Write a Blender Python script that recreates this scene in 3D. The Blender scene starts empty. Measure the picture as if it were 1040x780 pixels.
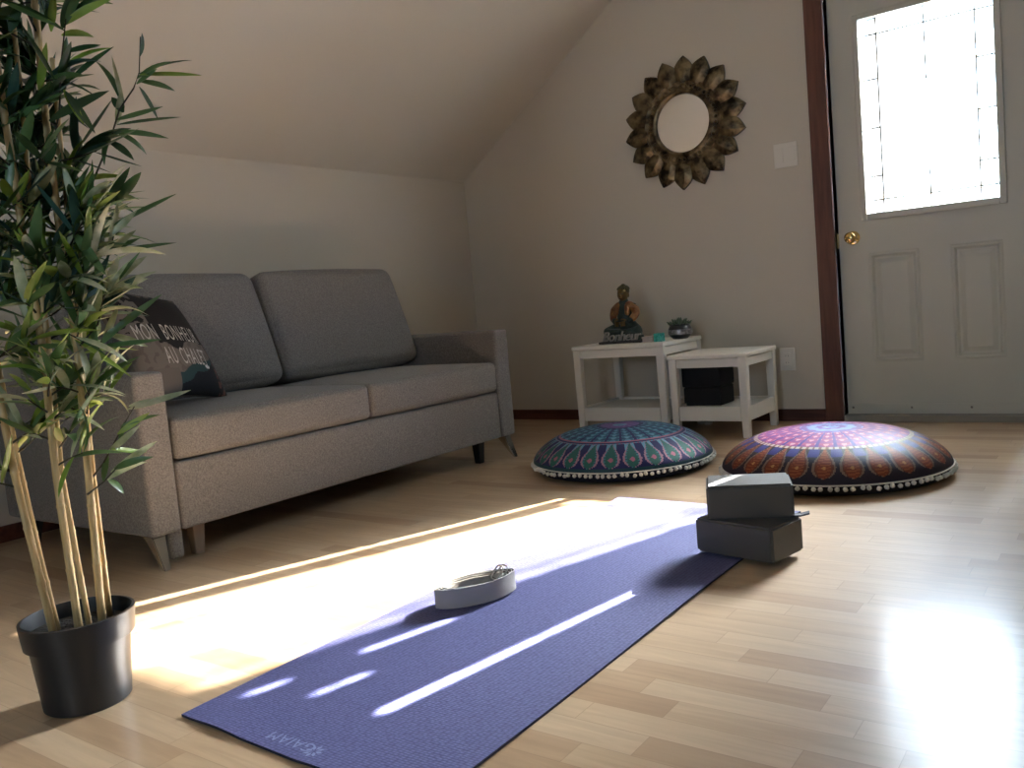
import bpy, bmesh, math, random
from mathutils import Vector, Matrix, Euler, noise
random.seed(7)
SC = bpy.context.scene
C = SC.collection
PI = math.pi
V = Vector

# ------------------------------------------------------------------ materials
def new_mat(name):
    m = bpy.data.materials.new(name); m.use_nodes = True
    nt = m.node_tree; nt.nodes.clear()
    out = nt.nodes.new('ShaderNodeOutputMaterial')
    return m, nt, out

def N(nt, typ, **kw):
    n = nt.nodes.new(typ)
    for k, v in kw.items():
        if k.startswith('i_'):
            n.inputs[k[2:].replace('_', ' ')].default_value = v
        else:
            setattr(n, k, v)
    return n

def L(nt, a, b): nt.links.new(a, b)

def rgba(c): return (c[0], c[1], c[2], 1.0)

def pmat(name, col, rough=0.5, metal=0.0, col2=None, nscale=8.0, bump=0.0, bscale=200.0, spec=0.5, stretch=(1, 1, 1), sheen=0.0, detail=4.0, coord='Object', bdist=0.01):
    m, nt, out = new_mat(name)
    p = N(nt, 'ShaderNodeBsdfPrincipled')
    p.inputs['Base Color'].default_value = rgba(col)
    p.inputs['Roughness'].default_value = rough
    p.inputs['Metallic'].default_value = metal
    p.inputs['Specular IOR Level'].default_value = spec
    if sheen:
        p.inputs['Sheen Weight'].default_value = sheen
        p.inputs['Sheen Roughness'].default_value = 0.5
    L(nt, p.outputs[0], out.inputs[0])
    tc = N(nt, 'ShaderNodeTexCoord')
    mp = N(nt, 'ShaderNodeMapping'); mp.inputs['Scale'].default_value = stretch
    L(nt, tc.outputs[coord], mp.inputs[0])
    if col2 is not None:
        nz = N(nt, 'ShaderNodeTexNoise'); nz.inputs['Scale'].default_value = nscale; nz.inputs['Detail'].default_value = detail
        L(nt, mp.outputs[0], nz.inputs['Vector'])
        cr = N(nt, 'ShaderNodeValToRGB')
        cr.color_ramp.elements[0].position = 0.36; cr.color_ramp.elements[1].position = 0.64
        cr.color_ramp.elements[0].color = rgba(col); cr.color_ramp.elements[1].color = rgba(col2)
        L(nt, nz.outputs['Fac'], cr.inputs[0]); L(nt, cr.outputs[0], p.inputs['Base Color'])
    if bump:
        nb = N(nt, 'ShaderNodeTexNoise'); nb.inputs['Scale'].default_value = bscale; nb.inputs['Detail'].default_value = 3
        L(nt, mp.outputs[0], nb.inputs['Vector'])
        bp = N(nt, 'ShaderNodeBump'); bp.inputs['Strength'].default_value = bump; bp.inputs['Distance'].default_value = bdist
        L(nt, nb.outputs['Fac'], bp.inputs['Height']); L(nt, bp.outputs[0], p.inputs['Normal'])
    return m

def attr_mat(name, rough=0.8, bump=0.0, bscale=300, spec=0.3, sheen=0.0):
    m, nt, out = new_mat(name)
    p = N(nt, 'ShaderNodeBsdfPrincipled'); p.inputs['Roughness'].default_value = rough
    p.inputs['Specular IOR Level'].default_value = spec
    p.inputs['Sheen Weight'].default_value = sheen
    a = N(nt, 'ShaderNodeVertexColor'); a.layer_name = 'pattern'
    L(nt, a.outputs['Color'], p.inputs['Base Color'])
    if bump:
        tc = N(nt, 'ShaderNodeTexCoord')
        nb = N(nt, 'ShaderNodeTexNoise'); nb.inputs['Scale'].default_value = bscale
        L(nt, tc.outputs['Object'], nb.inputs['Vector'])
        bp = N(nt, 'ShaderNodeBump'); bp.inputs['Strength'].default_value = bump; bp.inputs['Distance'].default_value = 0.004
        L(nt, nb.outputs['Fac'], bp.inputs['Height']); L(nt, bp.outputs[0], p.inputs['Normal'])
    L(nt, p.outputs[0], out.inputs[0])
    return m

def floor_mat():
    m, nt, out = new_mat('beech laminate strips')
    def math(op, a, b=None, c=None):
        n = N(nt, 'ShaderNodeMath', operation=op)
        for i, v in enumerate((a, b, c)):
            if v is None: continue
            if isinstance(v, (int, float)): n.inputs[i].default_value = v
            else: L(nt, v, n.inputs[i])
        return n.outputs[0]
    p = N(nt, 'ShaderNodeBsdfPrincipled')
    tc = N(nt, 'ShaderNodeTexCoord'); sx = N(nt, 'ShaderNodeSeparateXYZ'); L(nt, tc.outputs['Object'], sx.inputs[0])
    X, Y = sx.outputs[0], sx.outputs[1]
    RH, BL = 0.064, 0.36
    yr = math('DIVIDE', Y, RH); row = math('FLOOR', yr); fy = math('FRACT', yr)
    wn = N(nt, 'ShaderNodeTexWhiteNoise', noise_dimensions='1D'); L(nt, row, wn.inputs['W'])
    xs = math('ADD', math('DIVIDE', X, BL), math('MULTIPLY', wn.outputs['Value'], 7.0))
    cell = math('FLOOR', xs); fx = math('FRACT', xs)
    cv = N(nt, 'ShaderNodeCombineXYZ'); L(nt, cell, cv.inputs[0]); L(nt, row, cv.inputs[1])
    w2 = N(nt, 'ShaderNodeTexWhiteNoise', noise_dimensions='2D'); L(nt, cv.outputs[0], w2.inputs['Vector'])
    # grain, shifted per block
    off = N(nt, 'ShaderNodeVectorMath', operation='ADD')
    sc = N(nt, 'ShaderNodeVectorMath', operation='SCALE'); L(nt, w2.outputs['Color'], sc.inputs[0]); sc.inputs['Scale'].default_value = 20.0
    L(nt, tc.outputs['Object'], off.inputs[0]); L(nt, sc.outputs[0], off.inputs[1])
    mp = N(nt, 'ShaderNodeMapping'); mp.inputs['Scale'].default_value = (2.2, 22.0, 1.0); L(nt, off.outputs[0], mp.inputs[0])
    gz = N(nt, 'ShaderNodeTexNoise'); gz.inputs['Scale'].default_value = 1.6; gz.inputs['Detail'].default_value = 5; gz.inputs['Distortion'].default_value = 1.2
    L(nt, mp.outputs[0], gz.inputs['Vector'])
    cr = N(nt, 'ShaderNodeValToRGB'); e = cr.color_ramp.elements
    e[0].position = 0.0; e[0].color = rgba((0.45, 0.295, 0.170)); e[1].position = 1.0; e[1].color = rgba((0.61, 0.445, 0.285))
    k = cr.color_ramp.elements.new(0.25); k.color = rgba((0.56, 0.395, 0.24))
    L(nt, w2.outputs['Value'], cr.inputs[0])
    g2 = N(nt, 'ShaderNodeValToRGB'); g2.color_ramp.elements[0].position = 0.3; g2.color_ramp.elements[1].position = 0.7
    g2.color_ramp.elements[0].color = (0.86, 0.83, 0.80, 1); g2.color_ramp.elements[1].color = (1.06, 1.05, 1.04, 1)
    L(nt, gz.outputs['Fac'], g2.inputs[0])
    mx = N(nt, 'ShaderNodeMix', data_type='RGBA', blend_type='MULTIPLY'); mx.inputs['Factor'].default_value = 1.0
    L(nt, cr.outputs[0], mx.inputs['A']); L(nt, g2.outputs[0], mx.inputs['B'])
    # joints
    jy = math('LESS_THAN', math('MINIMUM', fy, math('SUBTRACT', 1.0, fy)), 0.012)
    jx = math('LESS_THAN', math('MINIMUM', fx, math('SUBTRACT', 1.0, fx)), 0.0022)
    j = math('MAXIMUM', jy, jx)
    m2 = N(nt, 'ShaderNodeMix', data_type='RGBA', blend_type='MIX')
    L(nt, math('MULTIPLY', j, 0.35), m2.inputs['Factor']); L(nt, mx.outputs['Result'], m2.inputs['A']); m2.inputs['B'].default_value = rgba((0.22, 0.12, 0.06))
    L(nt, m2.outputs['Result'], p.inputs['Base Color'])
    p.inputs['Roughness'].default_value = 0.27
    p.inputs['Specular IOR Level'].default_value = 0.5
    rn = N(nt, 'ShaderNodeMapRange'); L(nt, gz.outputs['Fac'], rn.inputs['Value'])
    rn.inputs['To Min'].default_value = 0.36; rn.inputs['To Max'].default_value = 0.46
    L(nt, rn.outputs[0], p.inputs['Roughness'])
    p.inputs['Coat Weight'].default_value = 0.6; p.inputs['Coat Roughness'].default_value = 0.17; p.inputs['Coat IOR'].default_value = 1.5
    bp = N(nt, 'ShaderNodeBump'); bp.inputs['Strength'].default_value = 0.08; bp.inputs['Distance'].default_value = 0.002
    L(nt, gz.outputs['Fac'], bp.inputs['Height']); L(nt, bp.outputs[0], p.inputs['Normal'])
    L(nt, p.outputs[0], out.inputs[0])
    return m

def glass_mat(name, trans, haze=0.0, tint=(1, 1, 1)):
    """thin pane: straight-through light, a bit of diffuse scatter, a little gloss"""
    m, nt, out = new_mat(name)
    t = N(nt, 'ShaderNodeBsdfTransparent'); t.inputs[0].default_value = rgba([c * trans for c in tint])
    g = N(nt, 'ShaderNodeBsdfGlossy'); g.inputs['Roughness'].default_value = 0.05
    lw = N(nt, 'ShaderNodeFresnel'); lw.inputs['IOR'].default_value = 1.3
    mx = N(nt, 'ShaderNodeMixShader'); L(nt, lw.outputs[0], mx.inputs[0]); L(nt, t.outputs[0], mx.inputs[1]); L(nt, g.outputs[0], mx.inputs[2])
    last = mx
    if haze:
        tr = N(nt, 'ShaderNodeBsdfTranslucent'); tr.inputs[0].default_value = (0.9, 0.95, 1.0, 1)
        m2 = N(nt, 'ShaderNodeMixShader'); m2.inputs[0].default_value = haze
        L(nt, mx.outputs[0], m2.inputs[1]); L(nt, tr.outputs[0], m2.inputs[2]); last = m2
    L(nt, last.outputs[0], out.inputs[0])
    return m

WALL = pmat('warm white wall paint', (0.63, 0.58, 0.495), 0.75, bump=0.05, bscale=180, spec=0.2, bdist=0.002)
CEIL = pmat('warm white ceiling paint', (0.68, 0.63, 0.54), 0.8, bump=0.05, bscale=180, spec=0.2, bdist=0.002)
FLOOR = floor_mat()
REDWOOD = pmat('dark red stained wood', (0.092, 0.029, 0.015), 0.45, col2=(0.150, 0.054, 0.029), nscale=3, stretch=(14, 14, 1.2), bump=0.1, bscale=30)
REDWOOD_H = pmat('dark red stained wood skirting', (0.060, 0.016, 0.009), 0.45, col2=(0.105, 0.032, 0.018), nscale=3, stretch=(1.2, 14, 14))
DOORW = pmat('door paint', (0.58, 0.57, 0.50), 0.42, spec=0.4)
SILL = pmat('grey threshold', (0.28, 0.26, 0.22), 0.5)
BRASS = pmat('polished brass', (0.80, 0.56, 0.22), 0.16, 1.0)
CAME = pmat('lead came', (0.25, 0.24, 0.22), 0.45, 0.7)
GCLEAR = glass_mat('clear pane', 0.95)
GTEX = glass_mat('textured pane', 0.80, 0.07)
GDIM = glass_mat('frosted pane', 0.16, 0.16)
WHITE = pmat('white painted wood', (0.86, 0.82, 0.74), 0.45, spec=0.4)
PLATE = pmat('almond plastic', (0.76, 0.73, 0.66), 0.35)
STEEL = pmat('chrome', (0.62, 0.62, 0.60), 0.14, 1.0)
BLACKP = pmat('black plastic', (0.012, 0.012, 0.012), 0.4)
POTP = pmat('charcoal plastic pot', (0.020, 0.021, 0.023), 0.42, spec=0.45)
SOIL = pmat('dark soil', (0.012, 0.010, 0.008), 0.95, bump=0.8, bscale=120)
CANE = pmat('straw coloured bamboo cane', (0.52, 0.36, 0.15), 0.42, col2=(0.66, 0.49, 0.25), nscale=5, stretch=(30, 30, 2))
TWIG = pmat('dark twig', (0.045, 0.040, 0.022), 0.7)
LEAFS = [pmat('leaf dark green', (0.026, 0.066, 0.020), 0.38, col2=(0.045, 0.100, 0.030), nscale=20),
         pmat('leaf green', (0.070, 0.145, 0.040), 0.38, col2=(0.105, 0.190, 0.065), nscale=20),
         pmat('leaf yellow green', (0.20, 0.32, 0.035), 0.38, col2=(0.30, 0.40, 0.07), nscale=20),
         pmat('leaf pale variegated', (0.27, 0.32, 0.16), 0.42, col2=(0.58, 0.58, 0.38), nscale=30),
         pmat('leaf blue green', (0.025, 0.075, 0.055), 0.42, col2=(0.045, 0.11, 0.08), nscale=20)]
FOAM = pmat('charcoal foam', (0.088, 0.084, 0.076), 0.42, bump=0.10, bscale=500, spec=0.35, bdist=0.002)
CREAM = pmat('natural cotton webbing', (0.36, 0.34, 0.31), 0.85, bump=0.25, bscale=700, bdist=0.002)
STRIP = pmat('dark webbing', (0.05, 0.05, 0.06), 0.7)
SILVER = pmat('brushed buckle metal', (0.6, 0.6, 0.58), 0.28, 1.0)
BRONZE = pmat('antique bronze', (0.030, 0.022, 0.013), 0.32, 0.85, col2=(0.27, 0.20, 0.11), nscale=20, bump=0.35, bscale=60)
MIRROR = pmat('mirror glass', (0.88, 0.88, 0.86), 0.015, 1.0)

def fabric(name, c1, c2):
    m, nt, out = new_mat(name)
    p = N(nt, 'ShaderNodeBsdfPrincipled'); p.inputs['Roughness'].default_value = 0.9; p.inputs['Specular IOR Level'].default_value = 0.2
    p.inputs['Sheen Weight'].default_value = 0.12; p.inputs['Sheen Roughness'].default_value = 0.5
    tc = N(nt, 'ShaderNodeTexCoord')
    n1 = N(nt, 'ShaderNodeTexNoise'); n1.inputs['Scale'].default_value = 210; n1.inputs['Detail'].default_value = 4; n1.inputs['Roughness'].default_value = 0.8
    L(nt, tc.outputs['Object'], n1.inputs['Vector'])
    cr = N(nt, 'ShaderNodeValToRGB'); cr.color_ramp.elements[0].position = 0.38; cr.color_ramp.elements[1].position = 0.62
    cr.color_ramp.elements[0].color = rgba(c1); cr.color_ramp.elements[1].color = rgba(c2)
    L(nt, n1.outputs['Fac'], cr.inputs[0]); L(nt, cr.outputs[0], p.inputs['Base Color'])
    bp = N(nt, 'ShaderNodeBump'); bp.inputs['Strength'].default_value = 0.35; bp.inputs['Distance'].default_value = 0.003
    L(nt, n1.outputs['Fac'], bp.inputs['Height']); L(nt, bp.outputs[0], p.inputs['Normal'])
    L(nt, p.outputs[0], out.inputs[0])
    return m
SOFA = fabric('grey sofa weave', (0.135, 0.128, 0.121), (0.265, 0.250, 0.236))

# ------------------------------------------------------------------ object helpers
def wloc(o):
    v = V((0, 0, 0))
    while o is not None:
        v = v + o.location; o = o.parent
    return v

def link(name, bm, mat, parent=None, smooth=False, loc=None):
    """bm holds world coordinates; origin goes to loc (or to the parent's origin)"""
    me = bpy.data.meshes.new(name)
    o = bpy.data.objects.new(name, me); C.objects.link(o)
    base = V((0, 0, 0))
    if parent is not None:
        o.parent = parent; base = wloc(parent)
        if loc is not None: o.location = V(loc) - base; base = V(loc)
    elif loc is not None:
        o.location = V(loc); base = V(loc)
    bmesh.ops.translate(bm, verts=bm.verts, vec=-base)
    bmesh.ops.recalc_face_normals(bm, faces=bm.faces)
    if smooth:
        for f in bm.faces: f.smooth = True
    bm.to_mesh(me); bm.free()
    for mm in (mat if isinstance(mat, (list, tuple)) else [mat]): me.materials.append(mm)
    if smooth and smooth is not True:
        pass
    return o

def autosmooth(o, ang=40):
    for p in o.data.polygons: p.use_smooth = True
    bm = bmesh.new(); bm.from_mesh(o.data)
    for e in bm.edges:
        if len(e.link_faces) == 2 and e.calc_face_angle(0) > math.radians(ang): e.smooth = False
    bm.to_mesh(o.data); bm.free()
    return o

def tag(o, label, cat, group=None):
    o['label'] = label; o['category'] = cat
    if group: o['group'] = group
    return o

def thing(name, loc, label, cat, group=None):
    o = bpy.data.objects.new(name, None); C.objects.link(o)
    o.empty_display_size = 0.1; o.location = loc
    return tag(o, label, cat, group)

def struct(o): o['kind'] = 'structure'; return o

def bx(bm, lo, hi, bevel=0.0, seg=2):
    r = bmesh.ops.create_cube(bm, size=1.0)
    vs = r['verts']
    lo = V(lo); hi = V(hi)
    for v in vs:
        v.co = V((lo[i] + (v.co[i] + 0.5) * (hi[i] - lo[i]) for i in range(3)))
    if bevel:
        es = list({e for v in vs for e in v.link_edges})
        bmesh.ops.bevel(bm, geom=es, offset=bevel, segments=seg, affect='EDGES', profile=0.5)
    return vs

def boxbm(lo, hi, bevel=0.0, seg=2):
    bm = bmesh.new(); bx(bm, lo, hi, bevel, seg); return bm

def quad(bm, pts):
    return bm.faces.new([bm.verts.new(p) for p in pts])

def hexa(bm, bot, top):
    """8 corners: bot 4, top 4 (same order)"""
    b = [bm.verts.new(p) for p in bot]; t = [bm.verts.new(p) for p in top]
    bm.faces.new(b[::-1]); bm.faces.new(t)
    for i in range(4): bm.faces.new((b[i], b[(i + 1) % 4], t[(i + 1) % 4], t[i]))
    return b + t

def lathe(bm, prof, seg=48, center=(0, 0, 0), cap=True):
    c = V(center); rings = []
    for r, z in prof:
        if r < 1e-6: rings.append([bm.verts.new(c + V((0, 0, z)))])
        else: rings.append([bm.verts.new(c + V((r * math.cos(2 * PI * k / seg), r * math.sin(2 * PI * k / seg), z))) for k in range(seg)])
    for a, b in zip(rings, rings[1:]):
        if len(a) == 1 and len(b) == 1: continue
        for k in range(seg):
            k2 = (k + 1) % seg
            if len(a) == 1: bm.faces.new((a[0], b[k2], b[k]))
            elif len(b) == 1: bm.faces.new((a[k], a[k2], b[0]))
            else: bm.faces.new((a[k], a[k2], b[k2], b[k]))
    return rings

def tube(bm, pts, rad, seg=10, caps=True):
    pts = [V(p) for p in pts]
    rings = []
    up = V((0.13, 0.31, 0.94)).normalized()
    for i, p in enumerate(pts):
        t = (pts[min(i + 1, len(pts) - 1)] - pts[max(i - 1, 0)]).normalized()
        a = t.cross(up)
        if a.length < 1e-3: a = t.cross(V((1, 0, 0)))
        a.normalize(); b = a.cross(t).normalized()
        r = rad[i] if isinstance(rad, (list, tuple)) else rad
        rings.append([bm.verts.new(p + a * r * math.cos(2 * PI * k / seg) + b * r * math.sin(2 * PI * k / seg)) for k in range(seg)])
    for a, b in zip(rings, rings[1:]):
        for k in range(seg):
            bm.faces.new((a[k], a[(k + 1) % seg], b[(k + 1) % seg], b[k]))
    if caps:
        bm.faces.new(rings[0][::-1]); bm.faces.new(rings[-1])

def ring_tube(bm, pts, rad, seg=8):
    pts = [V(p) for p in pts]; n = len(pts); rings = []
    nrm = V((0, 0, 0))
    for i in range(n): nrm += pts[i].cross(pts[(i + 1) % n])
    cen = sum(pts, V((0, 0, 0))) / n
    nrm = V((0, 0, 0))
    for i in range(n): nrm += (pts[i] - cen).cross(pts[(i + 1) % n] - cen)
    nrm.normalize()
    for i, p in enumerate(pts):
        t = (pts[(i + 1) % n] - pts[i - 1]).normalized(); a = t.cross(nrm).normalized()
        rings.append([bm.verts.new(p + a * rad * math.cos(2 * PI * k / seg) + nrm * rad * math.sin(2 * PI * k / seg)) for k in range(seg)])
    for i in range(n):
        a, b = rings[i], rings[(i + 1) % n]
        for k in range(seg): bm.faces.new((a[k], a[(k + 1) % seg], b[(k + 1) % seg], b[k]))

def soft_box(bm, half, r, bulge=(0, 0, 0), n=14, xf=None, power=2.0):
    """box with rounded edges whose faces swell by bulge per axis; xf maps local -> world"""
    hx = V(half)
    def grid(h):
        edge = [r * (1 - math.cos(PI / 2 * k / 5)) for k in range(6)]
        inner = [-h + r + (2 * h - 2 * r) * k / n for k in range(n + 1)]
        g = [-h + e for e in edge[:-1]] + inner + [h - e for e in reversed(edge[:-1])]
        return g
    G = [grid(h) for h in half]
    cache = {}
    def vert(p):
        key = tuple(round(x, 6) for x in p)
        if key in cache: return cache[key]
        p = V(p)
        q = V((max(-hx[i] + r, min(hx[i] - r, p[i])) for i in range(3)))
        d = p - q
        if d.length > 1e-9: s = q + d.normalized() * r
        else: s = p.copy()
        u = [max(-1, min(1, p[i] / hx[i])) for i in range(3)]
        out = s.copy()
        for i in range(3):
            j, k = (i + 1) % 3, (i + 2) % 3
            w = (1 - abs(u[j]) ** power) * (1 - abs(u[k]) ** power)
            out[i] += bulge[i] * w * u[i]
        if xf is not None: out = xf(out)
        v = bm.verts.new(out); cache[key] = v
        return v
    for ax in range(3):
        a, b = (ax + 1) % 3, (ax + 2) % 3
        for s in (-1, 1):
            for i in range(len(G[a]) - 1):
                for j in range(len(G[b]) - 1):
                    c = []
                    for (ii, jj) in ((i, j), (i + 1, j), (i + 1, j + 1), (i, j + 1)):
                        p = [0, 0, 0]; p[ax] = s * hx[ax]; p[a] = G[a][ii]; p[b] = G[b][jj]
                        c.append(vert(p))
                    if len(set(c)) == 4:
                        try: bm.faces.new(c if s > 0 else c[::-1])
                        except ValueError: pass

def uvball(bm, c, r, u=12, v=8, scale=(1, 1, 1)):
    mt = Matrix.Translation(V(c)) @ Matrix.Diagonal((scale[0], scale[1], scale[2], 1))
    bmesh.ops.create_uvsphere(bm, u_segments=u, v_segments=v, radius=r, matrix=mt)

def text_mesh(body, size, extrude, xf, mat, name, parent, shear=0.0, spacing=1.0, bevel=0.0, sx=1.0):
    cu = bpy.data.curves.new(name, 'FONT'); cu.body = body; cu.size = size; cu.extrude = extrude
    cu.align_x = 'CENTER'; cu.align_y = 'CENTER'; cu.shear = shear; cu.space_character = spacing; cu.bevel_depth = bevel
    cu.resolution_u = 4
    to = bpy.data.objects.new(name + '_tmp', cu); C.objects.link(to)
    dg = bpy.context.evaluated_depsgraph_get(); dg.update()
    me = bpy.data.meshes.new_from_object(to.evaluated_get(dg))
    bpy.data.objects.remove(to); bpy.data.curves.remove(cu)
    bm = bmesh.new(); bm.from_mesh(me); bpy.data.meshes.remove(me)
    for v in bm.verts:
        v.co.x *= sx
        v.co = xf(v.co)
    return link(name, bm, mat, parent)

# ------------------------------------------------------------------ the room
YW = 4.29; XL = -3.39; ZK = 1.485; XRIDGE = -0.72; SLOPE = 0.7075
ZR = ZK + SLOPE * (XRIDGE - XL); XR = 2 * XRIDGE - XL; YB = -1.9
T = 0.12

def prism_wall(poly_xz, y0, y1):
    bm = bmesh.new()
    a = [bm.verts.new((x, y0, z)) for x, z in poly_xz]; b = [bm.verts.new((x, y1, z)) for x, z in poly_xz]
    bm.faces.new(a); bm.faces.new(b[::-1])
    n = len(a)
    for i in range(n): bm.faces.new((a[i], b[i], b[(i + 1) % n], a[(i + 1) % n]))
    return bm

struct(link('floor', boxbm((XL - T, YB - T, -0.1), (XR + T, YW + T, 0.0)), FLOOR))
DX0, DX1, DZ1 = -1.178, -0.345, 2.045      # door opening
WX0, WX1, WZ0, WZ1 = -0.95, -0.40, 1.05, 1.65   # opening of the fill-light window added behind the camera
def gable(name, y0, y1, x0, x1, z0, z1):
    bm = bmesh.new()
    def zr(x): return ZR - SLOPE * abs(x - XRIDGE)
    pieces = [[(XL - T, -0.1), (x0, -0.1), (x0, zr(x0)), (XL, ZK), (XL - T, ZK)],
              [(x1, -0.1), (XR + T, -0.1), (XR + T, ZK), (XR, ZK), (x1, zr(x1))],
              [(x0, z1), (x1, z1), (x1, zr(x1))] + ([(XRIDGE, ZR)] if x0 < XRIDGE < x1 else []) + [(x0, zr(x0))]]
    if z0 > 0: pieces.append([(x0, -0.1), (x1, -0.1), (x1, z0), (x0, z0)])
    for pc in pieces:
        a = [bm.verts.new((x, y0, z)) for x, z in pc]; b = [bm.verts.new((x, y1, z)) for x, z in pc]
        bm.faces.new(a); bm.faces.new(b[::-1]); n = len(a)
        for i in range(n): bm.faces.new((a[i], b[i], b[(i + 1) % n], a[(i + 1) % n]))
    bmesh.ops.remove_doubles(bm, verts=bm.verts, dist=1e-5)
    return struct(link(name, bm, WALL))
gable('wall_back', YW, YW + T, DX0, DX1, 0, DZ1)
gable('wall_rear', YB - T, YB, WX0, WX1, WZ0, WZ1)
struct(link('wall_left', boxbm((XL - T, YB, -0.1), (XL, YW, ZK)), WALL))
struct(link('wall_right', boxbm((XR, YB, -0.1), (XR + T, YW, ZK)), WALL))
bm = bmesh.new()
for sx, xe in ((-1, XL), (1, XR)):
    p = [(xe, YB - T, ZK), (XRIDGE, YB - T, ZR), (XRIDGE, YW + T, ZR), (xe, YW + T, ZK)]
    up = V((0, 0, 0.14))
    hexa(bm, p, [V(q) + up for q in p])
struct(link('ceiling', bm, CEIL))
# skirtings
struct(link('baseboard_back', boxbm((XL + 0.012, YW - 0.013, 0), (-1.262, YW, 0.060), 0.003), REDWOOD_H))
struct(link('baseboard_left', boxbm((XL, YB, 0), (XL + 0.013, YW, 0.060), 0.003), REDWOOD_H))
# door casing and threshold
struct(link('trim_1', boxbm((-1.266, YW - 0.016, 0), (-1.178, YW + 0.10, 2.13), 0.004), REDWOOD))
struct(link('trim_2', boxbm((-0.345, YW - 0.016, 0), (-0.257, YW + 0.10, 2.13), 0.004), REDWOOD))
struct(link('trim_3', boxbm((-1.178, YW - 0.016, 2.045), (-0.345, YW + 0.10, 2.13), 0.004), REDWOOD))
struct(link('trim_4', boxbm((-1.178, YW - 0.02, 0), (-0.345, YW + 0.10, 0.030), 0.004), SILL))

# ---- the door: slab with a glazed opening and two raised panels
YD = YW + 0.045
K = YD / YW
def dz(z): return 0.69 + (z - 0.69) * K
GX0, GX1, GZ0, GZ1 = -1.028 * K, -0.488 * K, dz(0.976), dz(1.847)     # glass
FX0, FX1, FZ0, FZ1 = -1.053 * K, -0.459 * K, dz(0.945), dz(1.872)     # its frame
PN = [(-1.033 * K, -0.815 * K, dz(0.285), dz(0.795)), (-0.686 * K, -0.482 * K, dz(0.281), dz(0.793))]
def door_slab():
    bm = bmesh.new()
    y0, y1 = YD, YD + 0.042
    X0, X1, Z0, Z1 = -1.174, -0.349, 0.030, 2.04
    xs = sorted([X0, X1, FX0 + .01, FX1 - .01, PN[0][0], PN[0][1], PN[1][0], PN[1][1]])
    zs = sorted([Z0, Z1, PN[0][2], PN[0][3], FZ0 + .01, FZ1 - .01])
    def hole(xa, xb, za, zb):
        xc, zc = (xa + xb) / 2, (za + zb) / 2
        if FX0 + .005 < xc < FX1 - .005 and FZ0 + .005 < zc < FZ1 - .005: return 'glass'
        for p in PN:
            if p[0] < xc < p[1] and PN[0][2] < zc < PN[0][3]: return 'panel'
        return None
    for i in range(len(xs) - 1):
        for j in range(len(zs) - 1):
            h = hole(xs[i], xs[i + 1], zs[j], zs[j + 1])
            a = [(xs[i], zs[j]), (xs[i + 1], zs[j]), (xs[i + 1], zs[j + 1]), (xs[i], zs[j + 1])]
            if h is None:
                quad(bm, [(x, y0, z) for x, z in a])
            if h != 'glass':
                quad(bm, [(x, y1, z) for x, z in a][::-1])
    # raised panel mouldings: groove then a raised field
    for p in PN:
        xa, xb, za, zb = p[0], p[1], PN[0][2], PN[0][3]
        steps = [(0, 0.0), (0.008, -0.004), (0.014, -0.003), (0.024, 0.009), (0.032, 0.009), (0.052, 0.001)]
        loops = [[(xa + s, y0 + d, za + s), (xb - s, y0 + d, za + s), (xb - s, y0 + d, zb - s), (xa + s, y0 + d, zb - s)] for s, d in steps]
        for l1, l2 in zip(loops, loops[1:]):
            for k in range(4): quad(bm, [l1[k], l1[(k + 1) % 4], l2[(k + 1) % 4], l2[k]])
        quad(bm, loops[-1])
    # edges of slab and of the glazing hole
    def rim(xa, xb, za, zb):
        c = [(xa, za), (xb, za), (xb, zb), (xa, zb)]
        for k in range(4):
            (x1, z1), (x2, z2) = c[k], c[(k + 1) % 4]
            quad(bm, [(x1, y0, z1), (x2, y0, z2), (x2, y1, z2), (x1, y1, z1)])
    rim(X0, X1, Z0, Z1); rim(FX0 + .01, FX1 - .01, FZ0 + .01, FZ1 - .01)
    bmesh.ops.remove_doubles(bm, verts=bm.verts, dist=1e-5)
    return bm
door = struct(link('door_1', door_slab(), DOORW))
# glazing frame
bm = bmesh.new()
fy0, fy1 = YD - 0.013, YD + 0.05
for (xa, xb, za, zb) in ((FX0, GX0, FZ0, FZ1), (GX1, FX1, FZ0, FZ1), (GX0, GX1, FZ0, GZ0), (GX0, GX1, GZ1, FZ1)):
    bx(bm, (xa, fy0, za), (xb, fy1, zb), 0.004)
gf = link('glazing_frame', bm, DOORW, door)
# panes: narrow clear border, textured centre
yg = YD + 0.018
bd = 0.072
cx0, cx1, cz0, cz1 = GX0 + bd, GX1 - bd, GZ0 + 0.058, GZ1 - bd
def pane(name, xa, xb, za, zb, mat):
    return link(name, boxbm((xa, yg, za), (xb, yg + 0.004, zb)), mat, door)
pane('glass_pane', cx0, cx0 + 0.055, cz0, cz1, GDIM)  # extra dim strip added to widen the gap in the sun patch
pane('glass_pane', cx0 + 0.055, cx1, cz0, cz1, GTEX)
pane('glass_pane', GX0, GX0 + 0.034, GZ0, GZ1, GCLEAR)
pane('glass_pane', GX0 + 0.034, cx0, GZ0, GZ1, GDIM)
pane('glass_pane', cx1, GX1 - 0.026, GZ0, GZ1, GTEX)
pane('glass_pane', GX1 - 0.026, GX1, GZ0, GZ1, GCLEAR)
pane('glass_pane', cx0, cx1, GZ0, cz0, GTEX)
pane('glass_pane', cx0, cx1, cz1, GZ1, GTEX)
bm = bmesh.new()
cw = 0.0046
def came(xa, za, xb, zb):
    tube(bm, [(xa, yg - 0.001, za), (xb, yg - 0.001, zb)], cw, 6)
came(cx0, GZ0, cx0, GZ1); came(cx1, GZ0, cx1, GZ1); came(GX0, cz0, GX1, cz0); came(GX0, cz1, GX1, cz1)
xm = (GX0 + GX1) / 2
came(xm, GZ0, xm, cz0 + 0.10); came(xm, cz1 - 0.25, xm, GZ1)
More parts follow.
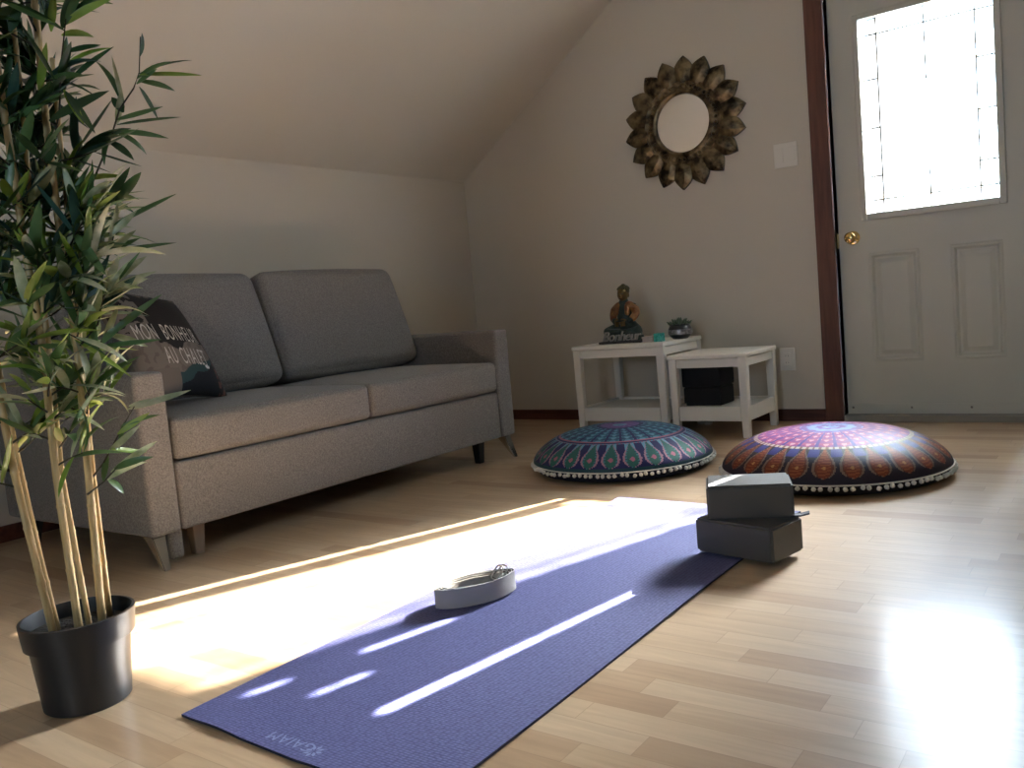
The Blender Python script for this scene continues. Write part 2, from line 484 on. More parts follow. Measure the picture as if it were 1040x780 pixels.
for z in (cz0 + 0.11, cz0 + 0.33, cz0 + 0.55): came(GX0, z, cx0, z); came(cx1, z, GX1, z)
# centre ornament: a tall diamond with curved shoulders
pts = [(xm, cz0 + 0.10)] + [(xm + 0.10 * math.sin(PI * t), cz0 + 0.10 + 0.42 * t) for t in [k / 10 for k in range(1, 10)]] + [(xm, cz0 + 0.52)]
tube(bm, [(x, yg - 0.001, z) for x, z in pts], 0.0028, 6); tube(bm, [(2 * xm - x, yg - 0.001, z) for x, z in pts], 0.0028, 6)
link('lead_came', bm, CAME, door)
# knob
bm = bmesh.new()
prof = [(0, 0.0), (0.031, 0.0), (0.033, 0.004), (0.030, 0.010), (0.014, 0.014), (0.0125, 0.026), (0.016, 0.034), (0.025, 0.041), (0.0275, 0.050), (0.0255, 0.060), (0.018, 0.067), (0.008, 0.069), (0, 0.0695)]
lathe(bm, prof, 32)
bmesh.ops.rotate(bm, verts=bm.verts, matrix=Matrix.Rotation(PI / 2, 3, 'X'))
bmesh.ops.translate(bm, verts=bm.verts, vec=(-1.098 * K, YD, dz(0.872)))
autosmooth(link('doorknob', bm, BRASS, door))
link('latch_plate', boxbm((-1.1785, YD - 0.03, 0.83), (-1.1745, YD + 0.0, 0.90), 0.001), BRASS, door)
# sweep with three screws
sw = link('door_sweep', boxbm((-1.172, YD - 0.003, 0.031), (-0.351, YD, 0.078), 0.002), DOORW, door)
for x in (-1.149, -0.885, -0.635, -0.40):
    bm = bmesh.new(); lathe(bm, [(0, 0.003), (0.004, 0.002), (0.0055, 0)], 12)
    bmesh.ops.rotate(bm, verts=bm.verts, matrix=Matrix.Rotation(PI / 2, 3, 'X'))
    bmesh.ops.translate(bm, verts=bm.verts, vec=(x, YD - 0.003, 0.060))
    link('screw', bm, CAME, sw, True)

# ---- unseen window added in the wall behind the camera for fill light
bm = bmesh.new()
for (xa, xb, za, zb) in ((WX0 - .07, WX0, WZ0 - .07, WZ1 + .07), (WX1, WX1 + .07, WZ0 - .07, WZ1 + .07), (WX0, WX1, WZ0 - .07, WZ0), (WX0, WX1, WZ1, WZ1 + .07)):
    bx(bm, (xa, YB - 0.06, za), (xb, YB + 0.02, zb), 0.004)
w2 = struct(link('added_fill_window', bm, REDWOOD))
link('glass_pane', boxbm((WX0, YB - 0.05, WZ0), (WX1, YB - 0.045, WZ1)), GCLEAR, w2)

# ------------------------------------------------------------------ switch and outlet
def wall_plate(name, x0, x1, z0, z1, n, label, cat):
    t = thing(name, ((x0 + x1) / 2, YW, (z0 + z1) / 2), label, cat)
    link('cover_plate', boxbm((x0, YW - 0.006, z0), (x1, YW, z1), 0.003), PLATE, t)
    w = (x1 - x0) / n
    for k in range(n):
        xc = x0 + w * (k + 0.5); h = (z1 - z0) * 0.29
        bm = bmesh.new()
        bx(bm, (xc - 0.0165, YW - 0.0085, (z0 + z1) / 2 - h), (xc + 0.0165, YW - 0.006, (z0 + z1) / 2 + h), 0.001)
        if cat == 'light switch':
            r = link('rocker', bm, PLATE, t)
        else:
            r = link('receptacle', bm, PLATE, t)
            for s in (-1, 1):
                zc = (z0 + z1) / 2 + s * 0.017
                b2 = bmesh.new()
                bx(b2, (xc - 0.007, YW - 0.0088, zc - 0.003), (xc - 0.0055, YW - 0.0084, zc + 0.005))
                bx(b2, (xc + 0.0055, YW - 0.0088, zc - 0.003), (xc + 0.007, YW - 0.0084, zc + 0.004))
                link('slot', b2, BLACKP, r)
    return t
wall_plate('light_switch', -1.447, -1.332, 1.248, 1.366, 2, 'almond double rocker light switch plate on the wall beside the door frame', 'light switch')
wall_plate('power_outlet', -1.480, -1.402, 0.254, 0.368, 1, 'almond power outlet low on the wall right of the white tables', 'outlet')

# ------------------------------------------------------------------ sunburst mirror
MC = V((-1.905, YW, 1.556))
mir = thing('mirror', MC, 'round wall mirror framed by dark bronze pointed petals', 'mirror')
bm = bmesh.new()
def mxf(r, a, d): return V((MC.x + r * math.sin(a), YW - d, MC.z + r * math.cos(a)))
for ring in ([(0.145, 0.018), (0.149, 0.030), (0.160, 0.034), (0.170, 0.026), (0.196, 0.022), (0.210, 0.028), (0.217, 0.020), (0.217, 0.001), (0.145, 0.001)],):
    n = 72; rs = [[bm.verts.new(mxf(r, 2 * PI * k / n, d)) for k in range(n)] for r, d in ring]
    for i in range(len(rs)):
        a, b = rs[i], rs[(i + 1) % len(rs)]
        for k in range(n): bm.faces.new((a[k], a[(k + 1) % n], b[(k + 1) % n], b[k]))
autosmooth(link('frame_ring', bm, BRONZE, mir))
bm = bmesh.new()
for k in range(40):
    uvball(bm, mxf(0.183, 2 * PI * k / 40, 0.026), 0.0095, 10, 6)
link('bead_trim', bm, BRONZE, mir, True)
bm = bmesh.new()
n = 64; c = bm.verts.new(mxf(0, 0, 0.018)); rr = [bm.verts.new(mxf(0.147, 2 * PI * k / n, 0.018)) for k in range(n)]
for k in range(n): bm.faces.new((c, rr[k], rr[(k + 1) % n]))
ce = bm.verts.new(mxf(0, 0, 0.004)); re = [bm.verts.new(mxf(0.147, 2 * PI * k / n, 0.004)) for k in range(n)]
for k in range(n): bm.faces.new((ce, re[(k + 1) % n], re[k])); bm.faces.new((rr[k], re[k], re[(k + 1) % n], rr[(k + 1) % n]))
link('mirror_glass', bm, MIRROR, mir)
NP = 18
for k in range(NP):
    a0 = math.radians(4) + 2 * PI * k / NP
    bm = bmesh.new(); rows = []
    m = 12; w = 10
    for i in range(m + 1):
        t = i / m; r = 0.200 + 0.138 * t
        # half width: rounded shoulders then a pointed tip
        hw = (0.032 + 0.018 * math.sin(min(1, t / 0.62) * PI / 2)) if t < 0.62 else 0.050 * (1 - ((t - 0.62) / 0.38) ** 1.35)
        hw = max(hw, 0.0006)
        row = []
        for j in range(w + 1):
            s = -1 + 2 * j / w
            dome = 0.010 + 0.024 * (1 - s * s) * math.sin(PI * min(1, 0.25 + t * 0.72)) ** 0.8
            dome += 0.006 * max(0, (abs(s) - 0.72) / 0.28) * (1 if t < 0.97 else 0.6)      # raised rim
            dome -= 0.004 * math.exp(-(s / 0.10) ** 2) * (t > 0.1)
            ang = a0 + (s * hw) / r
            row.append(bm.verts.new(mxf(r, ang, dome + (0.003 if k % 2 else 0.0))))
        rows.append(row)
    for i in range(m):
        for j in range(w): bm.faces.new((rows[i][j], rows[i][j + 1], rows[i + 1][j + 1], rows[i + 1][j]))
    g = bmesh.ops.extrude_face_region(bm, geom=bm.faces[:])
    for v in [x for x in g['geom'] if isinstance(x, bmesh.types.BMVert)]: v.co.y = YW - 0.002
    autosmooth(link('petal', bm, BRONZE, mir), 50)

# ------------------------------------------------------------------ sofa
SY0, SY1 = 1.375, 3.225
sofa = thing('sofa', (-2.82, (SY0 + SY1) / 2, 0), 'grey fabric two-seat sofa with chrome legs along the low wall', 'sofa')
XF = -2.38; XB = -3.30
AI0, AI1 = 1.478, 3.122
def xbox(lo, hi, r, b=(0, 0, 0), n=6):
    lo = V(lo); hi = V(hi); c = (lo + hi) / 2; h = (hi - lo) / 2
    bm = bmesh.new(); soft_box(bm, h, r, b, n, lambda p: p + c); return bm
link('base', xbox((XB + 0.04, AI0 + 0.002, 0.103), (XF, AI1 - 0.002, 0.312), 0.012, (0.006, 0, 0)), SOFA, sofa, True)
link('armrest', xbox((XB, SY0, 0.103), (XF + 0.004, AI0 - 0.002, 0.594), 0.014, (0, 0.006, 0.004)), SOFA, sofa, True)
link('armrest', xbox((XB, AI1 + 0.002, 0.103), (XF + 0.004, SY1, 0.594), 0.014, (0, 0.006, 0.004)), SOFA, sofa, True)
link('back_frame', xbox((XB, AI0, 0.30), (XB + 0.16, AI1, 0.74), 0.02), SOFA, sofa, True)
YM = 2.318
def seat(y0, y1, dz_=0.0):
    lo = V((-3.02, y0, 0.318)); hi = V((XF + 0.006, y1, 0.449 + dz_)); c = (lo + hi) / 2; h = (hi - lo) / 2
    bm = bmesh.new(); soft_box(bm, h, 0.022, (0.012, 0.002, 0.019), 12, lambda p: p + c, 2.4)
    for v in bm.verts:
        if v.co.z < 0.3175: v.co.z = 0.3175
    return bm
s1 = link('seat_cushion', seat(AI0 + 0.006, YM - 0.003), SOFA, sofa, True)
s2 = link('seat_cushion', seat(YM + 0.003, AI1 - 0.004), SOFA, sofa, True)
def back(y0, y1, zt):
    h = V((0.085, (y1 - y0) / 2, 0.235))
    tilt = math.radians(15)
    def xf(p):
        # thinner and softer at the top
        t = (p.z + h.z) / (2 * h.z)
        x = p.x * (1.0 - 0.30 * t)
        y = p.y * (1.0 - 0.035 * t * t)
        q = V((x * math.cos(tilt) - p.z * math.sin(tilt), y, x * math.sin(tilt) + p.z * math.cos(tilt)))
        return q + V((-2.968, (y0 + y1) / 2 + 0.008, 0.455 + 0.235 + zt))
    bm = bmesh.new(); soft_box(bm, h, 0.045, (0.035, 0.004, 0.012), 14, xf, 2.2); return bm
link('back_cushion', back(AI0 + 0.01, YM - 0.014, 0.0), SOFA, sofa, True)
link('back_cushion', back(YM - 0.012, AI1 + 0.0, 0.004), SOFA, sofa, True)
def metal_leg(y, out):
    bm = bmesh.new()
    # splayed flat chrome leg, wide at the top
    ty = y; x0 = XF - 0.045
    bot = [(x0 + 0.050, ty - 0.011 + out, 0.0), (x0 + 0.062, ty - 0.011 + out, 0.0), (x0 + 0.062, ty + 0.011 + out, 0.0), (x0 + 0.050, ty + 0.011 + out, 0.0)]
    top = [(x0 - 0.03, ty - 0.022, 0.104), (x0 + 0.022, ty - 0.022, 0.104), (x0 + 0.022, ty + 0.022, 0.104), (x0 - 0.03, ty + 0.022, 0.104)]
    hexa(bm, bot, top)
    bmesh.ops.bevel(bm, geom=bm.edges[:], offset=0.0025, segments=2, affect='EDGES')
    return bm
for y, out in ((SY0 + 0.035, -0.006), (SY1 - 0.035, 0.006)):
    l = link('leg', metal_leg(y, out), STEEL, sofa); l['label'] = 'splayed chrome front leg'
for y in (SY0 + 0.05, SY1 - 0.05):
    bm = bmesh.new(); hexa(bm, [(XB + .05, y - .014, 0), (XB + .08, y - .014, 0), (XB + .08, y + .014, 0), (XB + .05, y + .014, 0)],
                           [(XB + .05, y - .025, .104), (XB + .11, y - .025, .104), (XB + .11, y + .025, .104), (XB + .05, y + .025, .104)])
    link('leg', bm, BLACKP, sofa)
WARMLIT_LEG = pmat('dark leg in warm light', (0.20, 0.145, 0.10), 0.5)  # dark plastic leg, the warm light falling on it put into its colour
for y, mt in ((1.566, WARMLIT_LEG), (3.03, BLACKP)):
    bm = bmesh.new(); x = -2.452
    hexa(bm, [(x - .016, y - .015, 0), (x + .016, y - .015, 0), (x + .016, y + .015, 0), (x - .016, y + .015, 0)],
         [(x - .022, y - .022, .106), (x + .022, y - .022, .106), (x + .022, y + .022, .106), (x - .022, y + .022, .106)])
    bmesh.ops.bevel(bm, geom=bm.edges[:], offset=0.002, segments=1, affect='EDGES')
    link('support_leg', bm, mt, sofa)
link('foot_block', xbox((-2.462, 1.452, 0.012), (-2.412, 1.498, 0.106), 0.012, n=3), SOFA, sofa, True)

# ------------------------------------------------------------------ throw pillow
pil = None
PW = 0.212
# local frame: pu along the bottom edge, pw up the pillow, pn out of its printed face
pu = V((-0.42, 0.90, 0.0)).normalized()
pn0 = V((0.90, 0.42, 0.0)).normalized()
tl = math.radians(30)
pw = (V((0, 0, 1)) * math.cos(tl) - pn0 * math.sin(tl)).normalized()
roll = math.radians(-8)
pu, pw = (pu * math.cos(roll) + pw * math.sin(roll)), (pw * math.cos(roll) - pu * math.sin(roll))
pn = pu.cross(pw).normalized()
if pn.dot(pn0) < 0: pn = -pn
PCEN = V((-2.865, 1.850, 0.822)) - (pu + pw) * PW
def pillow_pt(u, w, s):
    """u, w in -1..1"""
    pinch = 1 - 0.05 * (1 - u * u) * abs(w) ** 3 
    pinch2 = 1 - 0.05 * (1 - w * w) * abs(u) ** 3
    u = max(-1.0, min(1.0, u)); w = max(-1.0, min(1.0, w))
    th = 0.062 * ((1 - abs(u) ** 2.6) * (1 - abs(w) ** 2.6)) ** 0.55
    return PCEN + pu * (u * PW * pinch2) + pw * (w * PW * pinch) + pn * (s * th)
def pillow_col(u, w):
    nz = noise.noise(V((u * 3.1, w * 3.1, 2.0))); n2 = noise.noise(V((u * 9, w * 9, 5.0)))
    dark = (0.010, 0.008, 0.007); taupe = (0.155, 0.130, 0.110); fur = (0.008, 0.008, 0.010)
    col = taupe
    if w + 0.25 * nz > -0.18 + 0.25 * (u < -0.55) and not (u < -0.45 and n2 > -0.1): col = dark
    if w > 0.86 - 0.1 * n2 and n2 > 0.05: col = (0.11, 0.09, 0.07)
    if -0.70 < w < -0.02 and u < 0.70 and col is taupe: col = (0.16, 0.135, 0.115) if n2 < 0.2 else (0.125, 0.10, 0.085)
    # big dark animal-like patch low right, teal blanket above it, red at the edge
    e = (u - 0.30) * 0.5 + 0.0
    if w < -0.50 + 0.5 * e + 0.1 * nz and u > -0.35: col = (0.020, 0.050, 0.052)
    if w < -0.66 + 0.75 * e + 0.12 * nz and u > -0.28: col = fur
    if u > 0.72 and w < 0.12 + 0.2 * n2: col = (0.11, 0.045, 0.032) if n2 > -0.05 else (0.02, 0.012, 0.010)
    if w < -0.6 and u < -0.28: col = (0.14, 0.12, 0.10)
    if (u - 0.50) ** 2 / 0.004 + (w + 0.55) ** 2 / 0.0012 < 1: col = (0.6, 0.6, 0.58)
    return col
bm = bmesh.new(); n = 110
lay = bm.loops.layers.float_color.new('pattern')
for s in (1, -1):
    g = [[bm.verts.new(pillow_pt(-1 + 2 * i / n, -1 + 2 * j / n, s)) for j in range(n + 1)] for i in range(n + 1)]
    for i in range(n):
        for j in range(n):
            f = bm.faces.new((g[i][j], g[i + 1][j], g[i + 1][j + 1], g[i][j + 1]) if s > 0 else (g[i][j], g[i][j + 1], g[i + 1][j + 1], g[i + 1][j]))
            c = pillow_col(-1 + 2 * (i + .5) / n, -1 + 2 * (j + .5) / n) if s > 0 else (0.12, 0.10, 0.085)
            for lp in f.loops: lp[lay] = (*c, 1)
bmesh.ops.remove_doubles(bm, verts=bm.verts, dist=2e-4)
pil = link('throw_pillow', bm, attr_mat('printed pillow cloth', 0.75, 0.2, 250), None, True, loc=pillow_pt(0, -1, 0))
tag(pil, 'dark printed throw pillow with pale lettering in the left corner of the sofa', 'pillow')
PRINT = pmat('pale print', (0.50, 0.46, 0.41), 0.8)
def pil_xf(cu, cw):
    def f(c):
        u = cu + c.x; w = cw + c.y
        return pillow_pt(u, w, 1) + pn * (0.0012 + c.z)
    return f
for body, cu_, cw_ in (('MON', -0.62, 0.03), ('BONHEUR', 0.16, 0.03), ('AU', -0.34, -0.40), ('CHALET', 0.22, -0.40)):
    text_mesh(body, 0.42, 0.0, pil_xf(cu_, cw_), PRINT, 'printed_word', pil, sx=0.40, spacing=1.15)

# ------------------------------------------------------------------ nesting side tables
def side_table(loc, w, d, h, label, low, leg=0.040):
    x0, y0 = loc
    t = thing('side_table', (x0 + w / 2, y0 + d / 2, 0), label, 'side table', 'white nesting side tables')
    link('table_top', boxbm((x0 - 0.004, y0 - 0.004, h - 0.020), (x0 + w + 0.004, y0 + d + 0.004, h), 0.004), WHITE, t)
    for xa in (x0, x0 + w - leg):
        for ya in (y0, y0 + d - leg):
            bm = bmesh.new(); s = 0.004
            hexa(bm, [(xa + s, ya + s, 0), (xa + leg - s, ya + s, 0), (xa + leg - s, ya + leg - s, 0), (xa + s, ya + leg - s, 0)],
                 [(xa, ya, h - 0.020), (xa + leg, ya, h - 0.020), (xa + leg, ya + leg, h - 0.020), (xa, ya + leg, h - 0.020)])
            bmesh.ops.bevel(bm, geom=bm.edges[:], offset=0.0025, segments=2, affect='EDGES')
            link('leg', bm, WHITE, t)
    e = 0.006
    def rails(za, zb, nm):
        for lo, hi in (((x0 + leg, y0 + e, za), (x0 + w - leg, y0 + e + 0.018, zb)), ((x0 + leg, y0 + d - e - 0.018, za), (x0 + w - leg, y0 + d - e, zb)),
                       ((x0 + e, y0 + leg, za), (x0 + e + 0.018, y0 + d - leg, zb)), ((x0 + w - e - 0.018, y0 + leg, za), (x0 + w - e, y0 + d - leg, zb))):
            link(nm, boxbm(lo, hi, 0.002), WHITE, t)
    rails(h - 0.062, h - 0.0225, 'apron')
    rails(low, low + 0.068, 'rail')
    link('shelf', boxbm((x0 + 0.025, y0 + 0.025, low + 0.040), (x0 + w - 0.025, y0 + d - 0.025, low + 0.056), 0.001), WHITE, t)
    return t
side_table((-2.362, 3.752), 0.507, 0.445, 0.460, 'taller white wooden side table carrying the seated figure', 0.078)
side_table((-1.846, 3.775), 0.386, 0.40, 0.392, 'lower white wooden side table with a black box on its shelf', 0.077)
# black lidded box on the small table's shelf
bz = 0.077 + 0.056
sb = thing('storage_box', (-1.72, 3.96, bz), 'black lidded storage box on the shelf of the lower white table', 'box')
BLK = pmat('matt black fabric', (0.010, 0.010, 0.012), 0.8, bump=0.2, bscale=300)
bm = bmesh.new(); soft_box(bm, (0.096, 0.085, 0.045), 0.008, (0.002, 0.002, 0), 4, lambda p: p + V((-1.738, 3.985, bz + 0.045))); link('box_body', bm, BLK, sb, True)
bm = bmesh.new(); soft_box(bm, (0.100, 0.089, 0.050), 0.008, (0.002, 0.002, 0.0), 4, lambda p: p + V((-1.738, 3.985, bz + 0.141))); link('box_lid', bm, BLK, sb, True)

# ------------------------------------------------------------------ things on the taller table
ZT = 0.460
# seated statue
ST = V((-2.172, 3.985, ZT + 0.020))
stat = thing('statue', V((ST.x, ST.y, ZT)), 'seated robed figure statue in dark green and gold on the taller white table', 'statue')
SGREEN = pmat('dark green patina', (0.016, 0.026, 0.020), 0.5, col2=(0.035, 0.055, 0.045), nscale=25)
SGOLD = pmat('aged gold paint', (0.17, 0.115, 0.035), 0.45, 0.4, col2=(0.09, 0.05, 0.02), nscale=30)
SROBE = pmat('rust red and gold robe', (0.15, 0.040, 0.014), 0.5, col2=(0.28, 0.14, 0.04), nscale=35)
def skin_obj(name, verts, edges, radii, mat, parent, root=0, sub=2):
    me = bpy.data.meshes.new(name); me.from_pydata([tuple(V(v)) for v in verts], edges, [])
    o = bpy.data.objects.new(name + '_tmp', me); C.objects.link(o)
    me.skin_vertices.new() if hasattr(me.skin_vertices, 'new') and not me.skin_vertices else None
    sm = o.modifiers.new('s', 'SKIN'); sm.use_smooth_shade = True
    for i, r in enumerate(radii):
        d = me.skin_vertices[0].data[i]; d.radius = (r, r) if isinstance(r, (int, float)) else r; d.use_root = (i == root)
    ss = o.modifiers.new('u', 'SUBSURF'); ss.levels = sub; ss.render_levels = sub
    dg = bpy.context.evaluated_depsgraph_get(); dg.update()
    m2 = bpy.data.meshes.new_from_object(o.evaluated_get(dg))
    bpy.data.objects.remove(o)
    bm = bmesh.new(); bm.from_mesh(m2); bpy.data.meshes.remove(m2)
    return link(name, bm, mat, parent, True)
def sv(x, y, z): return ST + V((x, y, z))
# body: pelvis, spine, neck, head; crossed legs; arms to the lap (front is -Y)
bv = [sv(0, .012, .045), sv(0, .012, .085), sv(0, .008, .135), sv(0, .006, .172), sv(0, .002, .192), sv(0, 0, .222), sv(0, .002, .243),
      sv(.050, 0, .040), sv(.104, -.035, .032), sv(.035, -.068, .028), sv(-.012, -.062, .034),
      sv(-.050, 0, .040), sv(-.104, -.035, .032), sv(-.035, -.070, .030), sv(.012, -.066, .042),
      sv(.050, .010, .165), sv(.068, 0, .112), sv(.035, -.048, .082),
      sv(-.050, .010, .165), sv(-.068, 0, .112), sv(-.035, -.048, .082)]
be = [(0, 1), (1, 2), (2, 3), (3, 4), (4, 5), (5, 6), (0, 7), (7, 8), (8, 9), (9, 10), (0, 11), (11, 12), (12, 13), (13, 14), (3, 15), (15, 16), (16, 17), (3, 18), (18, 19), (19, 20)]
br = [.046, .040, .044, .036, .016, .030, .028,   .038, .030, .021, .013, .038, .030, .021, .013, .017, .0165, .013, .017, .0165, .013]
skin_obj('body', bv, be, br, SGREEN, stat)
# five short fingers on each hand, resting in the lap
for s in (1, -1):
    bm = bmesh.new()
    for k in range(4):
        a = V((s * .030, -.056, .086 - k * .006)); b = V((s * .012, -.064 - .001 * k, .084 - k * .006)); c = V((s * (.001 + .002 * k), -.061, .082 - k * .006))
        tube(bm, [sv(*a), sv(*b), sv(*c)], [.0040, .0036, .0028], 8)
    tube(bm, [sv(s * .032, -.050, .092), sv(s * .020, -.058, .099), sv(s * .008, -.060, .098)], [.0042, .0038, .003], 8)
    link('fingers', bm, SGOLD, stat, True)
# face: brow, nose, lips, ears
bm = bmesh.new()
uvball(bm, sv(0, -.004, .226), .0315, 20, 14, (0.92, 0.98, 1.18))
hf = link('face', bm, SGOLD, stat, True)
bm = bmesh.new(); hexa(bm, [sv(-.005, -.0335, .217), sv(.005, -.0335, .217), sv(.003, -.0400, .218), sv(-.003, -.0400, .218)], [sv(-.002, -.0330, .234), sv(.002, -.0330, .234), sv(.0015, -.0350, .234), sv(-.0015, -.0350, .234)])
link('nose', bm, SGOLD, hf, True)
bm = bmesh.new(); tube(bm, [sv(-.008, -.0325, .2105), sv(0, -.0350, .2095), sv(.008, -.0325, .2105)], .0016, 6); link('lips', bm, SROBE, hf, True)
for s in (1, -1):
    bm = bmesh.new(); tube(bm, [sv(s * .004, -.0340, .229), sv(s * .010, -.0330, .2275), sv(s * .016, -.0285, .229)], .0015, 6); link('eyelid', bm, SGREEN, hf, True)
    bm = bmesh.new(); uvball(bm, sv(s * .0300, .002, .221), .006, 8, 8, (0.5, 0.8, 2.2)); link('ear', bm, SGOLD, hf, True)
# hair: cap of curls with a topknot
bm = bmesh.new()
uvball(bm, sv(0, .006, .243), .0320, 16, 10, (1.0, 1.0, 0.85))
rnd = random.Random(3)
for i in range(7):
    th = (i / 7) * 1.35
    cnt = max(1, int(16 * math.sin(th + 0.08)))
    for k in range(cnt):
        ph = 2 * PI * k / cnt + i * 0.4
        d = V((math.sin(th) * math.cos(ph), math.sin(th) * math.sin(ph), math.cos(th) * 0.85))
        uvball(bm, sv(0, .006, .243) + d * .0320, .0050, 6, 5)
uvball(bm, sv(0, .006, .268), .014, 12, 8, (1, 1, 0.9))
link('hair', bm, pmat('dull olive gold', (0.10, 0.085, 0.035), 0.5, 0.3), stat, True)
# robe over both shoulders, open down the front, and the sleeves
for s in (1, -1):
    skin_obj('robe', [sv(s * .020, .008, .188), sv(s * .048, .008, .172), sv(s * .068, .002, .122), sv(s * .050, -.030, .090), sv(s * .040, .024, .120), sv(s * .030, -.026, .160), sv(s * .034, -.036, .115)],
             [(0, 1), (1, 2), (2, 3), (1, 4), (1, 5), (5, 6)], [.018, .026, .022, .019, .021, .015, .014], SROBE, stat)
bm = bmesh.new(); lathe(bm, [(0, -0.02), (0.104, -0.02), (0.108, -0.012), (0.104, 0.012), (0, 0.012)], 40, ST); 
for v in bm.verts: v.co.y = ST.y - 0.018 + (v.co.y - ST.y) * 0.72
link('statue_base', bm, SGREEN, stat)

# word sign in front of the statue
SG = V((-2.130, 3.860, ZT))
sign = thing('word_sign', SG, 'dark cut-out word sign standing before the seated figure', 'sign')
GREYM = pmat('grey painted wood', (0.30, 0.29, 0.27), 0.5); DARKW = pmat('weathered dark board', (0.030, 0.028, 0.026), 0.6, col2=(0.07, 0.06, 0.05), nscale=20)
link('sign_base', boxbm((SG.x - 0.125, SG.y - 0.022, ZT), (SG.x + 0.115, SG.y + 0.022, ZT + 0.012), 0.002), DARKW, sign)
text_mesh('Bonheur', 0.070, 0.006, lambda c: V((SG.x - 0.006 + c.x, SG.y - 0.002 - c.z, ZT + 0.0345 + c.y)), GREYM, 'word', sign, shear=0.35, spacing=0.95, sx=0.92)
# pale box and teal glass cube
pk = thing('keepsake_box', (-1.972, 3.85, ZT), 'small pale pink box on the taller white table beside the teal cube', 'box')
PINK = pmat('pale pink card', (0.55, 0.46, 0.41), 0.6)
link('box_base', boxbm((-2.000, 3.828, ZT), (-1.944, 3.872, ZT + 0.018), 0.002), PINK, pk); link('box_lid', boxbm((-2.002, 3.826, ZT + 0.0185), (-1.942, 3.874, ZT + 0.028), 0.002), PINK, pk)
TEAL = pmat('teal mosaic glass', (0.02, 0.24, 0.21), 0.15, col2=(0.10, 0.50, 0.44), nscale=45, spec=0.6)
cb = thing('candle_holder', (-1.918, 3.85, ZT), 'teal glass cube candle holder near the front corner of the taller table', 'candle holder')
bm = bmesh.new()
zc = ZT; cxx = -1.918
def sq(h): return [(cxx - h, 3.85 - h), (cxx + h, 3.85 - h), (cxx + h, 3.85 + h), (cxx - h, 3.85 + h)]
q = sq(0.020); qi = sq(0.0165)
L_ = [[(x, y, zc) for x, y in q], [(x, y, zc + 0.041) for x, y in q], [(x, y, zc + 0.041) for x, y in qi], [(x, y, zc + 0.008) for x, y in qi]]
for l1, l2 in zip(L_, L_[1:]):
    for k in range(4): quad(bm, [l1[k], l1[(k + 1) % 4], l2[(k + 1) % 4], l2[k]])
quad(bm, L_[0][::-1]); quad(bm, L_[3]); bmesh.ops.remove_doubles(bm, verts=bm.verts, dist=1e-5)
link('glass_cup', bm, TEAL, cb)
bm = bmesh.new(); lathe(bm, [(0, 0.0), (0.014, 0.0), (0.014, 0.02), (0, 0.02)], 20, (cxx, 3.85, ZT + 0.008)); link('candle', bm, pmat('wax', (0.6, 0.56, 0.48), 0.5), cb)
# potted succulent
PC = V((-1.880, 4.01, ZT))
pp = thing('potted_succulent', PC, 'small succulent in a round dark pot with silver band at the table back edge', 'potted plant')
bm = bmesh.new(); lathe(bm, [(0, 0), (0.036, 0), (0.050, 0.012), (0.060, 0.032), (0.058, 0.052), (0.050, 0.066), (0.053, 0.072), (0.047, 0.073), (0.045, 0.060), (0, 0.060)], 40, PC)
pot1 = autosmooth(link('pot', bm, pmat('dark glazed pot', (0.022, 0.022, 0.025), 0.3), pp), 50)
bm = bmesh.new()
n = 48; rows = []
for r, z in ((0.0592, 0.022), (0.0616, 0.030), (0.0616, 0.040), (0.0598, 0.048)):
    rows.append([bm.verts.new(PC + V((r * math.cos(2 * PI * k / n), r * math.sin(2 * PI * k / n), z))) for k in range(n)])
for a, b in zip(rows, rows[1:]):
    for k in range(n): bm.faces.new((a[k], a[(k + 1) % n], b[(k + 1) % n], b[k]))
link('silver_band', bm, pmat('pewter', (0.35, 0.35, 0.37), 0.3, 0.8, col2=(0.12, 0.12, 0.13), nscale=60), pot1, True)
rnd = random.Random(5)
SUCC = pmat('dusty green succulent', (0.045, 0.085, 0.045), 0.5, col2=(0.09, 0.13, 0.07), nscale=40)
for k in range(26):
    ring = 0 if k < 6 else (1 if k < 15 else 2)
    a = 2 * PI * k / (6 if ring == 0 else 9 if ring == 1 else 11) + ring * 0.3
    tilt_ = (0.25, 0.70, 1.1)[ring]; ln = (0.040, 0.042, 0.045)[ring]
    d = V((math.sin(tilt_) * math.cos(a), math.sin(tilt_) * math.sin(a), math.cos(tilt_)))
    b0 = PC + V((0.012 * ring * math.cos(a), 0.012 * ring * math.sin(a), 0.060))
    bm = bmesh.new(); tube(bm, [b0, b0 + d * ln * .35, b0 + d * ln * .7 + V((0, 0, .003)), b0 + d * ln + V((0, 0, .008))], [.006, .0085, .0065, .001], 8)
    link('succulent_leaf', bm, SUCC, pp, True)

